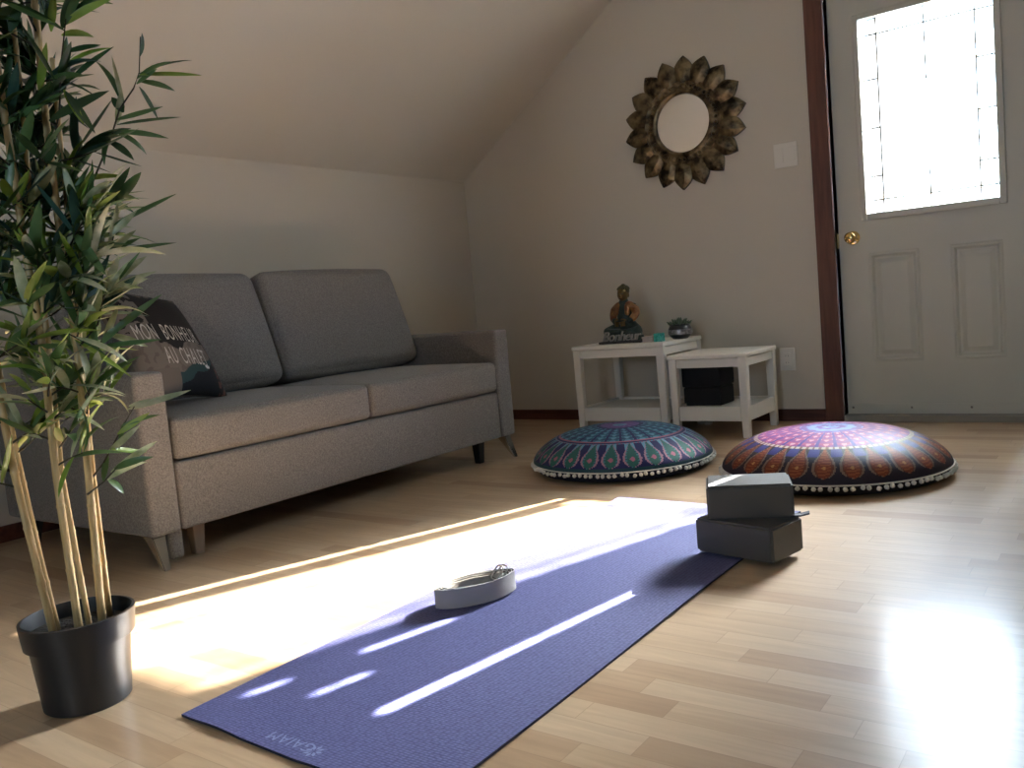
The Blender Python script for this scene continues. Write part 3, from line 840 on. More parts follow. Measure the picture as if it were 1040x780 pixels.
# ------------------------------------------------------------------ mandala floor cushions
def drop(u, v):
    """teardrop field; u across -1..1, v 0 (point, inner) .. 1 (round, outer): <1 inside"""
    w = 0.16 + 0.74 * math.sin(min(1.0, v / 0.68) * PI / 2) ** 1.5 if v < 0.68 else 0.90 * math.sqrt(max(0.0, 1 - ((v - 0.68) / 0.30) ** 2))
    return abs(u) / max(w, 1e-3)
def blue_pat(r, th):
    n = 26; s = th / (2 * PI) * n; u = (s - math.floor(s)) * 2 - 1
    navy = (0.012, 0.014, 0.085); teal = (0.030, 0.15, 0.19); light = (0.13, 0.30, 0.40); pink = (0.38, 0.13, 0.19); lilac = (0.10, 0.055, 0.19)
    if r < 0.07: return light
    if r < 0.20:
        return lilac if math.sin(th * 16 + r * 60) > -0.2 else (0.20, 0.09, 0.25)
    if r < 0.235: return navy
    if r < 0.60:
        lw = 0.20 + 0.10 * (0.6 - r)
        if abs(u) > 1 - lw: return navy
        sw = math.sin(r * 85 + 3.0 * abs(u)) + 0.8 * math.cos(u * 5.5)
        return light if sw > 0.35 else (teal if sw > -0.6 else (0.018, 0.06, 0.14))
    if r < 0.625: return pink
    if r < 0.645: return navy
    if r < 0.665: return pink if math.sin(th * 104) > -0.2 else light
    if r < 0.965:
        v = (r - 0.665) / 0.30; d = drop(u, v)
        if (u / 0.24) ** 2 + ((v - 0.70) / 0.075) ** 2 < 1: return pink
        if d < 0.55: return (0.020, 0.115, 0.095)
        if d < 0.74: return (0.05, 0.20, 0.22) if math.sin(v * 60) > -0.3 else (0.015, 0.05, 0.09)
        if d < 0.98: return (0.34, 0.18, 0.24)
        return navy if abs(u) > 0.55 or v > .3 else light
    return (0.010, 0.045, 0.060)
def red_pat(r, th):
    n = 26; s = th / (2 * PI) * n; u = (s - math.floor(s)) * 2 - 1
    blk = (0.014, 0.009, 0.018); navy = (0.020, 0.020, 0.16)
    if r < 0.25:
        k = math.sin(th * 10) * 0.5 + math.sin(r * 50)
        return (0.22, 0.30, 0.56) if k > -0.2 else (0.16, 0.08, 0.26)
    if r < 0.60:
        if abs(u) > 0.80: return (0.07, 0.03, 0.20)
        sw = math.sin(r * 70 + 2.2 * abs(u)) + 0.6 * math.cos(u * 6)
        if sw > 0.75: return (0.55, 0.27, 0.34)
        return (0.36, 0.060, 0.15) if sw > -0.2 else (0.21, 0.045, 0.19)
    if r < 0.635: return (0.50, 0.42, 0.34) if math.sin(th * 78) > -0.35 else (0.20, 0.10, 0.08)
    if r < 0.955:
        v = (r - 0.635) / 0.32; d = drop(u, v)
        if v < 0.34 and d > 0.98: return navy if abs(u) > 0.5 else blk
        if (u / 0.12) ** 2 + ((v - 0.70) / 0.05) ** 2 < 1: return (0.50, 0.24, 0.07)
        if d < 0.60:
            return (0.19, 0.035, 0.012) if math.sin(v * 70 + u * 3) > -0.5 or abs(u) > .5 else (0.30, 0.085, 0.028)
        if d < 0.78: return (0.12, 0.030, 0.015)
        if d < 0.98: return (0.20, 0.125, 0.085)
        return blk
    return blk
POM_W = pmat('off white cotton pompom', (0.66, 0.63, 0.58), 0.95)
def floor_cushion(cx, cy, R, h, zr, pat, label, rot, under):
    t = thing('floor_cushion', (cx, cy, 0), label, 'floor cushion', 'round mandala floor cushions')
    na, nr = 520, 84
    bm = bmesh.new(); lay = bm.loops.layers.float_color.new('pattern')
    def top(r, a):
        z = zr + h * max(0.0, 1 - r ** 2.6) ** 0.60
        z += 0.004 * noise.noise(V((r * 3 * math.cos(a) + cx * 5, r * 3 * math.sin(a), cy))) * (1 - r)
        z -= 0.006 * math.exp(-(r / 0.05) ** 2)
        return V((cx + R * r * math.cos(a), cy + R * r * math.sin(a), z))
    # pattern radius follows arc length
    arc = [0.0]; prev = top(0, 0)
    rads = [math.sin(PI / 2 * k / nr) if False else (k / nr) ** 0.85 for k in range(nr + 1)]
    rads = [1 - (1 - k / nr) ** 1.35 for k in range(nr + 1)]
    for r in rads[1:]:
        p = top(r, 0); arc.append(arc[-1] + (p - prev).length); prev = p
    arc = [x / arc[-1] for x in arc]
    rings = [[bm.verts.new(top(r, 2 * PI * k / na)) for k in range(na)] for r in rads[1:]]
    c = bm.verts.new(top(0, 0))
    def paint(f, r, k):
        cc = pat(r, (2 * PI * (k + 0.5) / na + rot) % (2 * PI))
        for lp in f.loops: lp[lay] = (*cc, 1)
    for k in range(na): paint(bm.faces.new((c, rings[0][k], rings[0][(k + 1) % na])), arc[1] * .6, k)
    for i in range(len(rings) - 1):
        rm = (arc[i + 1] + arc[i + 2]) / 2
        for k in range(na):
            paint(bm.faces.new((rings[i][k], rings[i + 1][k], rings[i + 1][(k + 1) % na], rings[i][(k + 1) % na])), rm, k)
    link('cushion_top', bm, attr_mat('printed cotton ' + label[:6], 0.55, 0.15, 260, 0.35), t, True)
    bm = bmesh.new(); lathe(bm, [(R, zr), (R * 0.992, zr - 0.010), (R * 0.95, 0.008), (R * 0.88, 0.0), (0, 0.0)], 96, (cx, cy, 0))
    link('cushion_underside', bm, under, t, True)
    bm = bmesh.new(); ring_tube(bm, [(cx + (R + 0.002) * math.cos(2 * PI * k / 120), cy + (R + 0.002) * math.sin(2 * PI * k / 120), zr) for k in range(120)], 0.0028, 6)
    link('trim_cord', bm, POM_W, t, True)
    # pompoms hang from the cord, one mesh shared by all of them
    b0 = bmesh.new(); bmesh.ops.create_icosphere(b0, subdivisions=2, radius=0.0080)
    rn = random.Random(11)
    for v in b0.verts: v.co *= rn.uniform(0.88, 1.12)
    me = bpy.data.meshes.new('pompom'); b0.to_mesh(me); b0.free(); me.materials.append(POM_W)
    for f in me.polygons: f.use_smooth = True
    npm = 99
    for k in range(npm):
        a = 2 * PI * (k + rn.uniform(-.2, .2)) / npm
        o = bpy.data.objects.new('pompom', me); C.objects.link(o); o.parent = t
        o.location = ((R + 0.005) * math.cos(a), (R + 0.005) * math.sin(a), zr - 0.010 + rn.uniform(-.004, .003))
        o.rotation_euler = (rn.uniform(0, 3), rn.uniform(0, 3), 0)
    return t
floor_cushion(-1.752, 3.10, 0.367, 0.128, 0.044, blue_pat, 'blue and teal mandala floor cushion with white pompoms before the white tables', 0.1, pmat('navy cotton', (0.012, 0.014, 0.03), 0.8))
floor_cushion(-0.905, 3.11, 0.385, 0.128, 0.042, red_pat, 'red and purple mandala floor cushion with white pompoms in front of the door', 0.04, pmat('black cotton', (0.010, 0.008, 0.010), 0.8))

# ------------------------------------------------------------------ yoga mat
def mat_material():
    m, nt, out = new_mat('blue violet ribbed mat')
    p = N(nt, 'ShaderNodeBsdfPrincipled'); p.inputs['Roughness'].default_value = 0.62; p.inputs['Specular IOR Level'].default_value = 0.45
    tc = N(nt, 'ShaderNodeTexCoord')
    w = N(nt, 'ShaderNodeTexVoronoi'); w.inputs['Scale'].default_value = 1.0
    mp = N(nt, 'ShaderNodeMapping'); mp.inputs['Scale'].default_value = (105, 175, 1); L(nt, tc.outputs['Object'], mp.inputs[0]); L(nt, mp.outputs[0], w.inputs['Vector'])
    w.inputs['Randomness'].default_value = 0.35
    cr = N(nt, 'ShaderNodeValToRGB'); cr.color_ramp.elements[0].position = 0.15; cr.color_ramp.elements[1].position = 0.75
    cr.color_ramp.elements[0].color = rgba((0.125, 0.135, 0.300)); cr.color_ramp.elements[1].color = rgba((0.058, 0.058, 0.160))
    L(nt, w.outputs['Distance'], cr.inputs[0]); L(nt, cr.outputs[0], p.inputs['Base Color'])
    bp = N(nt, 'ShaderNodeBump'); bp.inputs['Strength'].default_value = 0.5; bp.inputs['Distance'].default_value = 0.002; bp.invert = True
    L(nt, w.outputs['Distance'], bp.inputs['Height']); L(nt, bp.outputs[0], p.inputs['Normal'])
    L(nt, p.outputs[0], out.inputs[0]); return m
MATM = mat_material()
MATU = pmat('dark mat underside', (0.020, 0.018, 0.040), 0.8)
NLc, NRc, FLc, FRc = V((-1.434, 0.842)), V((-0.828, 0.822)), V((-1.462, 2.545)), V((-0.838, 2.530))
def mat_xy(s, t):
    return (NLc * (1 - s) + NRc * s) * (1 - t) + (FLc * (1 - s) + FRc * s) * t
def mat_z(s, t):
    z = 0.0052
    z += 0.0035 * (1 + math.sin(46 * t + 1.5 * s)) * max(0, (t - 0.70) / 0.30) ** 1.5 * 1.2
    z += 0.0030 * max(0, math.sin(13 * s - 0.7)) * max(0, 1 - t / 0.06) ** 2          # near edge lifts a little
    z += 0.0016 * (1 + math.sin(11 * t + 2)) * max(0.0, (s - 0.55) / 0.45) ** 2
    return z
bm = bmesh.new(); ns, ntt = 40, 150
tp = [[bm.verts.new((*mat_xy(i / ns, j / ntt), mat_z(i / ns, j / ntt))) for j in range(ntt + 1)] for i in range(ns + 1)]
bt = [[bm.verts.new((*mat_xy(i / ns, j / ntt), mat_z(i / ns, j / ntt) - 0.0048)) for j in range(ntt + 1)] for i in range(ns + 1)]
for i in range(ns):
    for j in range(ntt):
        bm.faces.new((tp[i][j], tp[i + 1][j], tp[i + 1][j + 1], tp[i][j + 1]))
        bm.faces.new((bt[i][j], bt[i][j + 1], bt[i + 1][j + 1], bt[i + 1][j])).material_index = 1
for i in range(ns):
    for jj in (0, ntt): bm.faces.new((tp[i][jj], bt[i][jj], bt[i + 1][jj], tp[i + 1][jj])).material_index = 1
for j in range(ntt):
    for ii in (0, ns): bm.faces.new((tp[ii][j], tp[ii][j + 1], bt[ii][j + 1], bt[ii][j])).material_index = 1
ymat = link('yoga_mat', bm, [MATM, MATU], None, True, loc=(-1.14, 1.68, 0))
autosmooth(ymat, 45)
tag(ymat, 'blue-violet ribbed yoga mat rolled out on the wooden floor', 'yoga mat')
LOGO = pmat('pale blue print', (0.22, 0.26, 0.46), 0.6)
def logo_xf(cx, cy):
    return lambda c: V((cx - c.x, cy - c.y, mat_z((cx - c.x + 1.434) / .606, (cy - c.y - .84) / 1.7) + 0.0006))
text_mesh('GAIAM', 0.034, 0.0, logo_xf(-1.158, 0.868), LOGO, 'printed_logo', ymat, spacing=1.1)
bm = bmesh.new()
for k in range(8):
    a = 2 * PI * k / 8
    for (r0, r1, w) in ((0.004, 0.019, 0.0035),):
        c0 = V((-1.096, 0.862)); d = V((math.cos(a), math.sin(a))); nrm = V((-d.y, d.x))
        ps = [c0 + d * r0, c0 + d * (r0 + r1) / 2 + nrm * w, c0 + d * r1, c0 + d * (r0 + r1) / 2 - nrm * w]
        quad(bm, [(q.x, q.y, mat_z((q.x + 1.434) / .606, (q.y - .84) / 1.7) + 0.0006) for q in ps])
link('printed_flower', bm, LOGO, ymat)

# ------------------------------------------------------------------ foam blocks
def block(fl, fr, depth, z0, h, label):
    fl = V((*fl, 0)); fr = V((*fr, 0)); u = (fr - fl); ln = u.length; u.normalize(); w = V((-u.y, u.x, 0))
    c = (fl + fr) / 2 + w * depth / 2 + V((0, 0, z0 + h / 2))
    bm = bmesh.new()
    hx, hy, hz = ln / 2, depth / 2, h / 2
    vs = bx(bm, (-hx, -hy, -hz), (hx, hy, hz))
    bmesh.ops.bevel(bm, geom=bm.edges[:], offset=0.006, segments=3, affect='EDGES')
    for v in bm.verts: v.co = c + u * v.co.x + w * v.co.y + V((0, 0, v.co.z))
    o = link('yoga_block', bm, FOAM, None, False, loc=(c.x, c.y, z0)); autosmooth(o, 30)
    return tag(o, label, 'yoga block', 'stacked foam yoga blocks')
ZB = 0.0125
block((-0.960, 2.052), (-0.738, 2.005), 0.145, ZB, 0.088, 'charcoal foam yoga block lying on the corner of the mat, under the other')
block((-0.915, 2.037), (-0.718, 2.122), 0.145, ZB + 0.0885, 0.088, 'charcoal foam yoga block on top of the other block, lit on its top face')
# thin strip poking out between the two blocks
bm = bmesh.new()
p0 = V((-0.765, 2.135, ZB + 0.0905)); 
stp = [V((-0.735, 2.131, ZB + 0.0925)), V((-0.710, 2.140, ZB + 0.093)), V((-0.690, 2.149, ZB + 0.098))]
nrm = V((-0.33, 0.94, 0)) * 0.012
rows = []
for q in stp: rows.append([bm.verts.new(q - nrm + V((0, 0, -.002))), bm.verts.new(q + nrm + V((0, 0, -.002))), bm.verts.new(q + nrm + V((0, 0, .002))), bm.verts.new(q - nrm + V((0, 0, .002)))])
for a, b in zip(rows, rows[1:]):
    for k in range(4): bm.faces.new((a[k], a[(k + 1) % 4], b[(k + 1) % 4], b[k]))
bm.faces.new(rows[0][::-1]); bm.faces.new(rows[-1])
tag(link('webbing_end', bm, STRIP, None, False, loc=stp[0]), 'short dark strip poking out between the two foam blocks', 'strap end')

# ------------------------------------------------------------------ coiled strap
SCx, SCy = -1.300, 1.548; sang = math.atan2(0.90, 0.42)
ZS = 0.0112
def coil(t):
    """t in turns; flat oval spiral from the outside in, one end drawn to a point on the right"""
    k = 1 - 0.062 * t
    a = 2 * PI * t + PI * 1.02
    lx, ly = 0.108 * k, 0.054 * k - 0.001 * t
    x = lx * math.cos(a); y = ly * math.sin(a) * (1 - 0.25 * (math.cos(a) > 0) * math.cos(a) ** 2)
    return V((SCx + x * math.cos(sang) - y * math.sin(sang), SCy + x * math.sin(sang) + y * math.cos(sang), 0))
strap = thing('yoga_strap', (SCx, SCy, ZS - 0.004), 'coiled natural cotton yoga strap with metal ring buckle on the mat', 'yoga strap')
bm = bmesh.new(); nn = 330; turns = 5.2; H0 = 0.044
inn, outt = [], []
for i in range(nn + 1):
    t = turns * i / nn; p = coil(t); tg = (coil(t + .004) - coil(t - .004)).normalized(); nr = V((-tg.y, tg.x, 0)) * 0.0012
    sag = 0.0025 * math.sin(t * 5.1) - 0.0012 * t
    zt = ZS + H0 + sag
    rows = (p + nr + V((0, 0, ZS)), p - nr + V((0, 0, ZS)), p - nr + V((0, 0, zt)), p + nr + V((0, 0, zt)))
    inn.append([bm.verts.new(r) for r in rows])
for a, b in zip(inn, inn[1:]):
    for k in range(4): bm.faces.new((a[k], a[(k + 1) % 4], b[(k + 1) % 4], b[k]))
bm.faces.new(inn[0]); bm.faces.new(inn[-1][::-1])
autosmooth(link('webbing', bm, CREAM, strap), 50)
ux = V((math.cos(sang), math.sin(sang), 0)); uy = V((-math.sin(sang), math.cos(sang), 0))
for off, lift in ((0.060, 0.045), (0.072, 0.043)):
    bm = bmesh.new(); c0 = V((SCx, SCy, ZS)) + ux * off + V((0, 0, lift))
    e1 = (ux * 0.65 + V((0, 0, 0.76))).normalized(); e2 = uy
    pts = []
    for k in range(28):
        a = 2 * PI * k / 28; sx_, sy_ = math.cos(a), math.sin(a)
        pts.append(c0 + e1 * (0.019 * math.copysign(abs(sx_) ** 0.6, sx_)) + e2 * (0.017 * math.copysign(abs(sy_) ** 0.6, sy_)))
    ring_tube(bm, pts, 0.0024, 8); link('buckle_ring', bm, SILVER, strap, True)
bm = bmesh.new()
c0 = V((SCx, SCy, ZS)) + ux * 0.052
hexa(bm, [c0 - uy * .015 + V((0, 0, .032)), c0 + ux * .022 - uy * .015 + V((0, 0, .041)), c0 + ux * .022 + uy * .015 + V((0, 0, .041)), c0 + uy * .015 + V((0, 0, .032))],
     [c0 - uy * .015 + V((0, 0, .0345)), c0 + ux * .022 - uy * .015 + V((0, 0, .0435)), c0 + ux * .022 + uy * .015 + V((0, 0, .0435)), c0 + uy * .015 + V((0, 0, .0345))])
link('strap_loop', bm, CREAM, strap)

# ------------------------------------------------------------------ artificial bamboo in a pot
PB = V((-1.683, 0.80, 0))
ER = V((.43, .9, 0)).normalized(); EN = V((-.9, .43, 0)).normalized()     # across / away
def bp_(r, z, d=0.0): return PB + ER * r + EN * d + V((0, 0, z))
plant = thing('potted_bamboo', PB, 'tall artificial bamboo plant with straw coloured canes in a charcoal pot', 'potted plant')
bm = bmesh.new()
lathe(bm, [(0, 0.0), (0.076, 0.0), (0.079, 0.003), (0.0905, 0.126), (0.099, 0.128), (0.1035, 0.170), (0.1035, 0.175), (0.098, 0.176), (0.0955, 0.168), (0.0935, 0.145), (0, 0.145)], 72, PB)
autosmooth(link('pot', bm, POTP, plant), 35)
bm = bmesh.new(); lathe(bm, [(0, 0.152), (0.05, 0.151), (0.0925, 0.147)], 40, PB); link('soil', bm, SOIL, plant, True)
canes = [([(-.043, .150), (-.056, .30), (-.069, .449), (-.077, .605), (-.085, .80), (-.10, 1.1), (-.12, 1.45), (-.13, 1.62)], -.028, .0085),
         ([(-.036, .150), (-.049, .30), (-.060, .449), (-.070, .605), (-.080, .80), (-.085, 1.05), (-.08, 1.30)], .000, .0068),
         ([(.000, .150), (-.003, .45), (.003, .70), (-.003, .865), (-.007, 1.118), (-.009, 1.294), (-.012, 1.68)], -.045, .0088),
         ([(.018, .150), (.006, .45), (.014, .70), (.014, .90), (.025, 1.20), (.03, 1.42)], -.012, .0066),
         ([(.041, .150), (.051, .436), (.061, .693), (.057, .881), (.059, 1.12), (.067, 1.336), (.070, 1.72)], -.020, .0090),
         ([(.057, .150), (.060, .42), (.064, .60), (.072, .80), (.078, 1.0), (.085, 1.25)], .020, .0066)]
def interp(pl, z):
    for (r0, z0), (r1, z1) in zip(pl, pl[1:]):
        if z <= z1: return r0 + (r1 - r0) * (z - z0) / (z1 - z0)
    return pl[-1][0]
for pl, dep, rad in canes:
    bm = bmesh.new(); pts = []; rr = []
    z = pl[0][1]; ztop = pl[-1][1]; nd = 0.09 + 0.05 * random.random()
    while z < ztop:
        for dz__, k in ((-.004, 1.0), (-.0015, 1.13), (.0015, 1.10), (.004, .98)) if z > 0.17 else ((0, 1),):
            zz = z + dz__; pts.append(bp_(interp(pl, zz), zz, dep)); rr.append(0.88 * rad * k * (1 - 0.25 * (zz / ztop)))
        z += nd * 0.5; 
        if z < ztop: pts.append(bp_(interp(pl, z), z, dep)); rr.append(0.88 * rad * 0.96 * (1 - 0.25 * (z / ztop)))
        z += nd * 0.5
    tube(bm, pts, rr, 12); link('cane', bm, CANE, plant, True)

def leaf(bm, b, tip, w, mi, droop=0.0, up=V((0, 0, 1)), seg=6):
    b = V(b); tip = V(tip); d = tip - b; ln = d.length
    if ln < 1e-4: return
    t = d / ln
    s = t.cross(up)
    if s.length < 0.05: s = t.cross(V((1, 0, 0)))
    s.normalize(); n = s.cross(t).normalized()
    rows = []
    for i in range(seg + 1):
        k = i / seg
        hw = w * (math.sin(PI * min(1, k * 0.92 + 0.06)) ** 0.75) * (1.05 - 0.25 * k) if 0 < i < seg else w * (0.18 if i == 0 else 0.03)
        arch = droop * ln * (4 * k * (1 - k))
        c = b + d * k + n * arch
        rows.append((bm.verts.new(c + s * hw + n * hw * 0.28), bm.verts.new(c), bm.verts.new(c - s * hw + n * hw * 0.28)))
    for a, c in zip(rows, rows[1:]):
        for j in (0, 1):
            f = bm.faces.new((a[j], a[j + 1], c[j + 1], c[j])); f.material_index = mi; f.smooth = True
rl = random.Random(21)
def pick(pal): return rl.choice(pal)
def spray(stem, leaves, dep, pal, w=0.0085, djit=0.02):
    """stem [(r, z)], leaves [((r,z),(r,z))]; depth wanders a little so that it has body"""
    bm = bmesh.new()
    sd = [dep + 0.012 * math.sin(i * 1.7) for i in range(len(stem))]
    pts = [bp_(r, z, d) for (r, z), d in zip(stem, sd)]
    if len(pts) == 2: pts = [pts[0], (pts[0] + pts[1]) / 2, pts[1]]
    tube(bm, pts, [0.0022 - 0.0012 * i / (len(pts) - 1) for i in range(len(pts))], 6)
    for f in bm.faces: f.material_index = 5
    for (b, t) in leaves:
        db = dep + rl.uniform(-.01, .01); dt = dep + rl.uniform(-djit, djit) * 2.2
        B = bp_(b[0], b[1], db); Tp = bp_(t[0], t[1], dt)
        upv = (V((0, 0, 1)) * rl.uniform(.2, 1) - EN * rl.uniform(.5, 1.3) + ER * rl.uniform(-.6, .6)).normalized()
        leaf(bm, B, Tp, w * rl.uniform(.8, 1.2), pick(pal), rl.uniform(-.02, .12), upv)
    o = link('leafy_branch', bm, LEAFS + [TWIG], plant)
    return o
D_, M_, Y_, P_, B_ = 0, 1, 2, 3, 4
SPR = [
 ([(.085, .93), (.121, .991), (.166, 1.081), (.186, 1.132), (.218, 1.177), (.232, 1.209), (.24, 1.272)], [((.231, 1.2), (.351, 1.211)), ((.228, 1.19), (.297, 1.18)), ((.227, 1.196), (.291, 1.229)), ((.23, 1.204), (.335, 1.239)), ((.224, 1.184), (.263, 1.211)), ((.227, 1.177), (.257, 1.121)), ((.196, 1.138), (.158, 1.233)), ((.196, 1.138), (.184, 1.231)), ((.193, 1.127), (.177, 1.16)), ((.179, 1.104), (.297, 1.12)), ((.176, 1.094), (.266, 1.075)), ((.176, 1.094), (.231, 1.057)), ((.177, 1.113), (.268, 1.144)), ((.166, 1.081), (.147, 1.025)), ((.162, 1.075), (.202, 1.038)), ((.18, 1.108), (.189, 1.161)), ((.236, 1.238), (.242, 1.276))], -.02, (D_, M_, M_, P_, Y_), .0075),
 ([(.075, .74), (.11, .784), (.125, .84), (.142, .877), (.152, .905)], [((.146, .911), (.268, .968)), ((.146, .896), (.191, .935)), ((.137, .862), (.258, .874)), ((.137, .862), (.197, .89)), ((.132, .855), (.188, .902)), ((.127, .855), (.12, .925)), ((.127, .868), (.134, .991)), ((.134, .868), (.163, .962))], -.03, (M_, M_, P_, D_, P_), .007),
 ([(.065, .69), (.1, .727), (.114, .774), (.123, .792)], [((.121, .791), (.203, .853)), ((.122, .787), (.19, .86)), ((.124, .788), (.216, .821)), ((.124, .783), (.202, .81)), ((.123, .779), (.166, .799)), ((.121, .791), (.15, .854)), ((.117, .783), (.11, .856)), ((.12, .783), (.166, .841))], -.05, (P_, P_, P_, M_), .007),
 ([(.062, .56), (.07, .596), (.099, .689), (.116, .716)], [((.108, .698), (.22, .776)), ((.115, .707), (.186, .676)), ((.106, .692), (.142, .762)), ((.098, .685), (.206, .688)), ((.094, .68), (.093, .785)), ((.102, .689), (.147, .723))], -.03, (Y_, M_, P_, M_), .0075),
 ([(.052, .43), (.08, .459), (.124, .53), (.146, .563)], [((.133, .559), (.256, .581)), ((.137, .564), (.202, .569)), ((.118, .527), (.189, .541)), ((.11, .513), (.171, .548)), ((.096, .486), (.162, .465)), ((.088, .477), (.151, .527)), ((.125, .534), (.11, .483))], -.02, (M_, P_, M_, Y_), .0065),
 ([(.044, .406), (.076, .424), (.106, .454)], [((.09, .441), (.183, .486)), ((.096, .446), (.165, .465)), ((.082, .429), (.16, .446)), ((.075, .426), (.091, .473)), ((.082, .429), (.108, .395))], -.03, (M_, P_, M_), .0075),
 ([(.066, .702), (.05, .713)], [((.057, .702), (.144, .622)), ((.06, .706), (.144, .650)), ((.08, .748), (.136, .858)), ((.064, .704), (.120, .640))], -.05, (M_, Y_, B_, P_), .008),
 ([(.060, 1.05), (.082, 1.12), (.096, 1.212), (.112, 1.285)], [((.111, 1.282), (.204, 1.34)), ((.107, 1.276), (.194, 1.319)), ((.102, 1.258), (.158, 1.265)), ((.105, 1.231), (.164, 1.237)), ((.091, 1.194), (.184, 1.235)), ((.105, 1.176), (.184, 1.231)), ((.063, 1.102), (.173, 1.169)), ((-.015, 1.091), (.095, 1.157)), ((.096, 1.157), (.137, 1.081)), ((.094, 1.161), (.12, 1.097)), ((.08, 1.175), (.038, 1.266)), ((.053, 1.156), (.077, 1.254)), ((.103, 1.267), (.125, 1.341)), ((.111, 1.276), (.152, 1.352)), ((.086, 1.266), (.1, 1.339)), ((.078, 1.292), (.057, 1.349)), ((.02, 1.257), (.043, 1.307))], -.05, (D_, D_, M_, Y_, D_), .0095),
]
for st, lv, dp, pal, w in SPR: spray(st, lv, dp, pal, w)
# the dense body of the plant: twigs at the nodes of every cane
def twig(ci, z, ang, ln, nl, rise, pal, w):
    pl, dep, rad = canes[ci]
    b = bp_(interp(pl, z), z, dep)
    d = (ER * math.cos(ang) + EN * math.sin(ang)) ; d = (d * math.cos(rise) + V((0, 0, 1)) * math.sin(rise)).normalized()
    bend = V((0, 0, rl.uniform(-.25, .1)))
    pts = [b + d * ln * k + bend * (ln * k * k) for k in (0, .35, .7, 1.0)]
    bm = bmesh.new(); tube(bm, pts, [.0022, .0019, .0015, .0009], 6)
    for f in bm.faces: f.material_index = 5
    for i in range(nl):
        k = 0.35 + 0.65 * (i + 1) / nl
        p = b + d * ln * k + bend * (ln * k * k)
        ld = (d * rl.uniform(.5, 1.3) + V((rl.uniform(-1, 1), rl.uniform(-1, 1), rl.uniform(-.7, 1.0))) * 0.75).normalized()
        L2 = rl.uniform(.065, .125)
        upv = (V((0, 0, 1)) + V((rl.uniform(-.7, .7), rl.uniform(-.7, .7), 0))).normalized()
        leaf(bm, p, p + ld * L2, w * rl.uniform(.75, 1.25), pick(pal), rl.uniform(-.03, .14), upv)
    link('leafy_branch', bm, LEAFS + [TWIG], plant)
DENSE = (D_, D_, M_, D_, B_, M_)
MID = (M_, D_, B_, P_, M_, Y_)
LOW = (M_, P_, Y_, M_, Y_, P_)
for ci, zlo, zhi, stp_ in ((0, .55, 1.60, .055), (1, .55, 1.28, .075), (2, .55, 1.66, .050), (3, .58, 1.40, .075), (4, .60, 1.70, .052), (5, .60, 1.24, .075)):
    z = zlo
    while z < zhi:
        for s in range(2 if z > .75 else 1):
            ang = rl.uniform(0, 2 * PI)
            if ci in (4, 5) and math.cos(ang) > 0.5 and 1.02 < z < 1.25: ang += PI * 0.6
            pal = DENSE if z > 1.0 else (MID if z > .72 else LOW)
            ln = rl.uniform(.04, .12) * (1.0 if z > .8 else 0.8)
            twig(ci, z + rl.uniform(-.02, .02), ang, ln, rl.randint(6, 9), rl.uniform(.1, 1.0), pal, .0092)
        z += stp_
for k in range(13):
    twig(rl.choice((4, 5, 3)), rl.uniform(.66, .98), rl.uniform(-1.0, 1.0), rl.uniform(.04, .10), 7, rl.uniform(.2, 1.1), (P_, M_, P_, Y_, M_), .0080)
# a few low tufts near the rim of the foliage
for ci, z, ang in ((0, .47, 2.6), (0, .44, 3.4), (1, .50, -.6), (2, .52, 2.9), (2, .47, -.4), (3, .50, -1.2), (4, .56, 2.4), (0, .56, 3.6), (2, .57, -2.2), (0, .52, 0.3), (1, .46, 3.0), (2, .60, 0.5), (3, .54, 0.9), (4, .60, -2.6), (5, .58, 0.2)):
    twig(ci, z, ang, .06, 6, .5, LOW, .008)

# ------------------------------------------------------------------ light
w = bpy.data.worlds.new('sky'); SC.world = w; w.use_nodes = True
nt = w.node_tree; nt.nodes.clear()
wo = nt.nodes.new('ShaderNodeOutputWorld'); bg = nt.nodes.new('ShaderNodeBackground')
bg.inputs[0].default_value = (0.58, 0.79, 1.0, 1); bg.inputs[1].default_value = 9.0
nt.links.new(bg.outputs[0], wo.inputs[0])

def light(name, typ, **kw):
    l = bpy.data.lights.new(name, typ); o = bpy.data.objects.new(name, l); C.objects.link(o)
    for k, v in kw.items(): setattr(l, k, v)
    return o
# the low sun, and the parts of its beam that the textured and bevelled glass turns aside
for nm, dx, en, an, cl in (('sun', -0.665, 34.0, 0.53, (1.0, 0.93, 0.83)), ('sun_bent_by_bevels', -0.545, 26.0, 0.8, (1.0, 0.93, 0.83)), ('sun_scattered_by_glass', -0.38, 25.0, 26.0, (0.85, 0.92, 1.0))):
    sun = light(nm, 'SUN', energy=en, angle=math.radians(an), color=cl)
    sun.rotation_euler = V((dx, -1.85, -1.0)).normalized().to_track_quat('-Z', 'Y').to_euler()
    sun.location = (2, 8, 6)
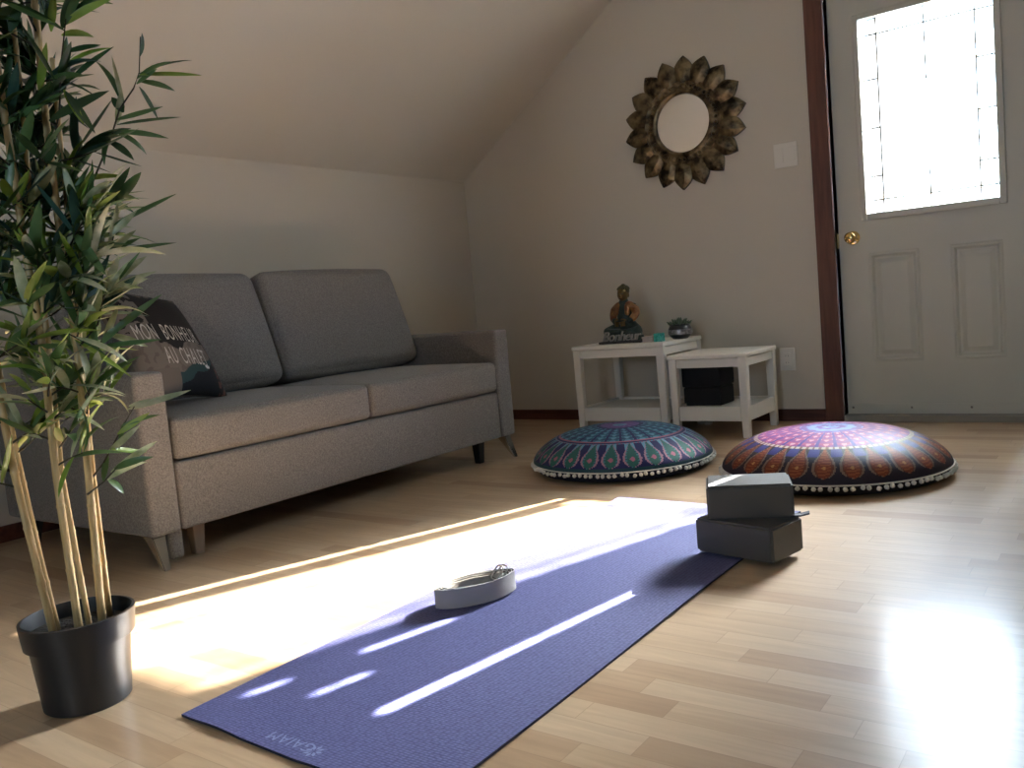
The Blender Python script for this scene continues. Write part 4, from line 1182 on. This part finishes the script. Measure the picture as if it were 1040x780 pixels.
# narrow lamps added outside the pane's edge, standing in for sun bent by bevels
for nm, x, z, dx, wd, ln, pw_ in (('bevel_beam_standin_long', -0.510, 1.60, -0.32, 0.020, 0.40, 0.55), ('bevel_beam_standin', -0.510, 1.665, -0.475, 0.020, 0.11, 0.11), ('bevel_beam_standin', -0.515, 1.80, -0.41, 0.018, 0.05, 0.05), ('bevel_beam_standin', -0.52, 1.845, -0.465, 0.018, 0.04, 0.04)):
    be_ = light(nm, 'AREA', shape='RECTANGLE', size=wd, size_y=ln, energy=pw_, color=(0.97, 0.97, 1.0), spread=math.radians(0.45))
    d_ = V((dx, -1.85, -1.0)).normalized()
    be_.rotation_euler = d_.to_track_quat('-Z', 'Y').to_euler(); be_.location = V((x, YD + 0.052, z)) - d_ * 0.02
# sky portals at the door glass and the added rear window
pt = light('door_sky_portal', 'AREA', shape='RECTANGLE', size=GX1 - GX0, size_y=GZ1 - GZ0, energy=1)
pt.data.cycles.is_portal = True
pt.location = ((GX0 + GX1) / 2, YD + 0.06, (GZ0 + GZ1) / 2); pt.rotation_euler = V((0, -1, 0)).to_track_quat('-Z', 'Z').to_euler()
p2 = light('rear_sky_portal', 'AREA', shape='RECTANGLE', size=WX1 - WX0, size_y=WZ1 - WZ0, energy=1)
p2.data.cycles.is_portal = True
p2.location = ((WX0 + WX1) / 2, YB - 0.08, (WZ0 + WZ1) / 2); p2.rotation_euler = V((0, 1, 0)).to_track_quat('-Z', 'Z').to_euler()

# ------------------------------------------------------------------ camera
cam = bpy.data.cameras.new('camera'); co = bpy.data.objects.new('camera', cam); C.objects.link(co)
RT = V((0.8066981520, 0.5843432941, -0.0882100117)); DN = V((-0.0193639052, -0.1230478540, -0.9922118044)); FW = V((-0.5906463669, 0.8021235193, -0.0879473083))
mw = Matrix(((RT.x, -DN.x, -FW.x, 0), (RT.y, -DN.y, -FW.y, 0), (RT.z, -DN.z, -FW.z, 0.69), (0, 0, 0, 1)))
co.matrix_world = mw
cam.sensor_fit = 'HORIZONTAL'; cam.sensor_width = 36.0; cam.lens = 879.037 / 1040 * 36.0
cam.clip_start = 0.02
SC.camera = co
SC.view_settings.view_transform = 'Standard'; SC.view_settings.look = 'None'
SC.view_settings.exposure = 1.68; SC.view_settings.gamma = 1.0
SC.view_settings.use_curve_mapping = False
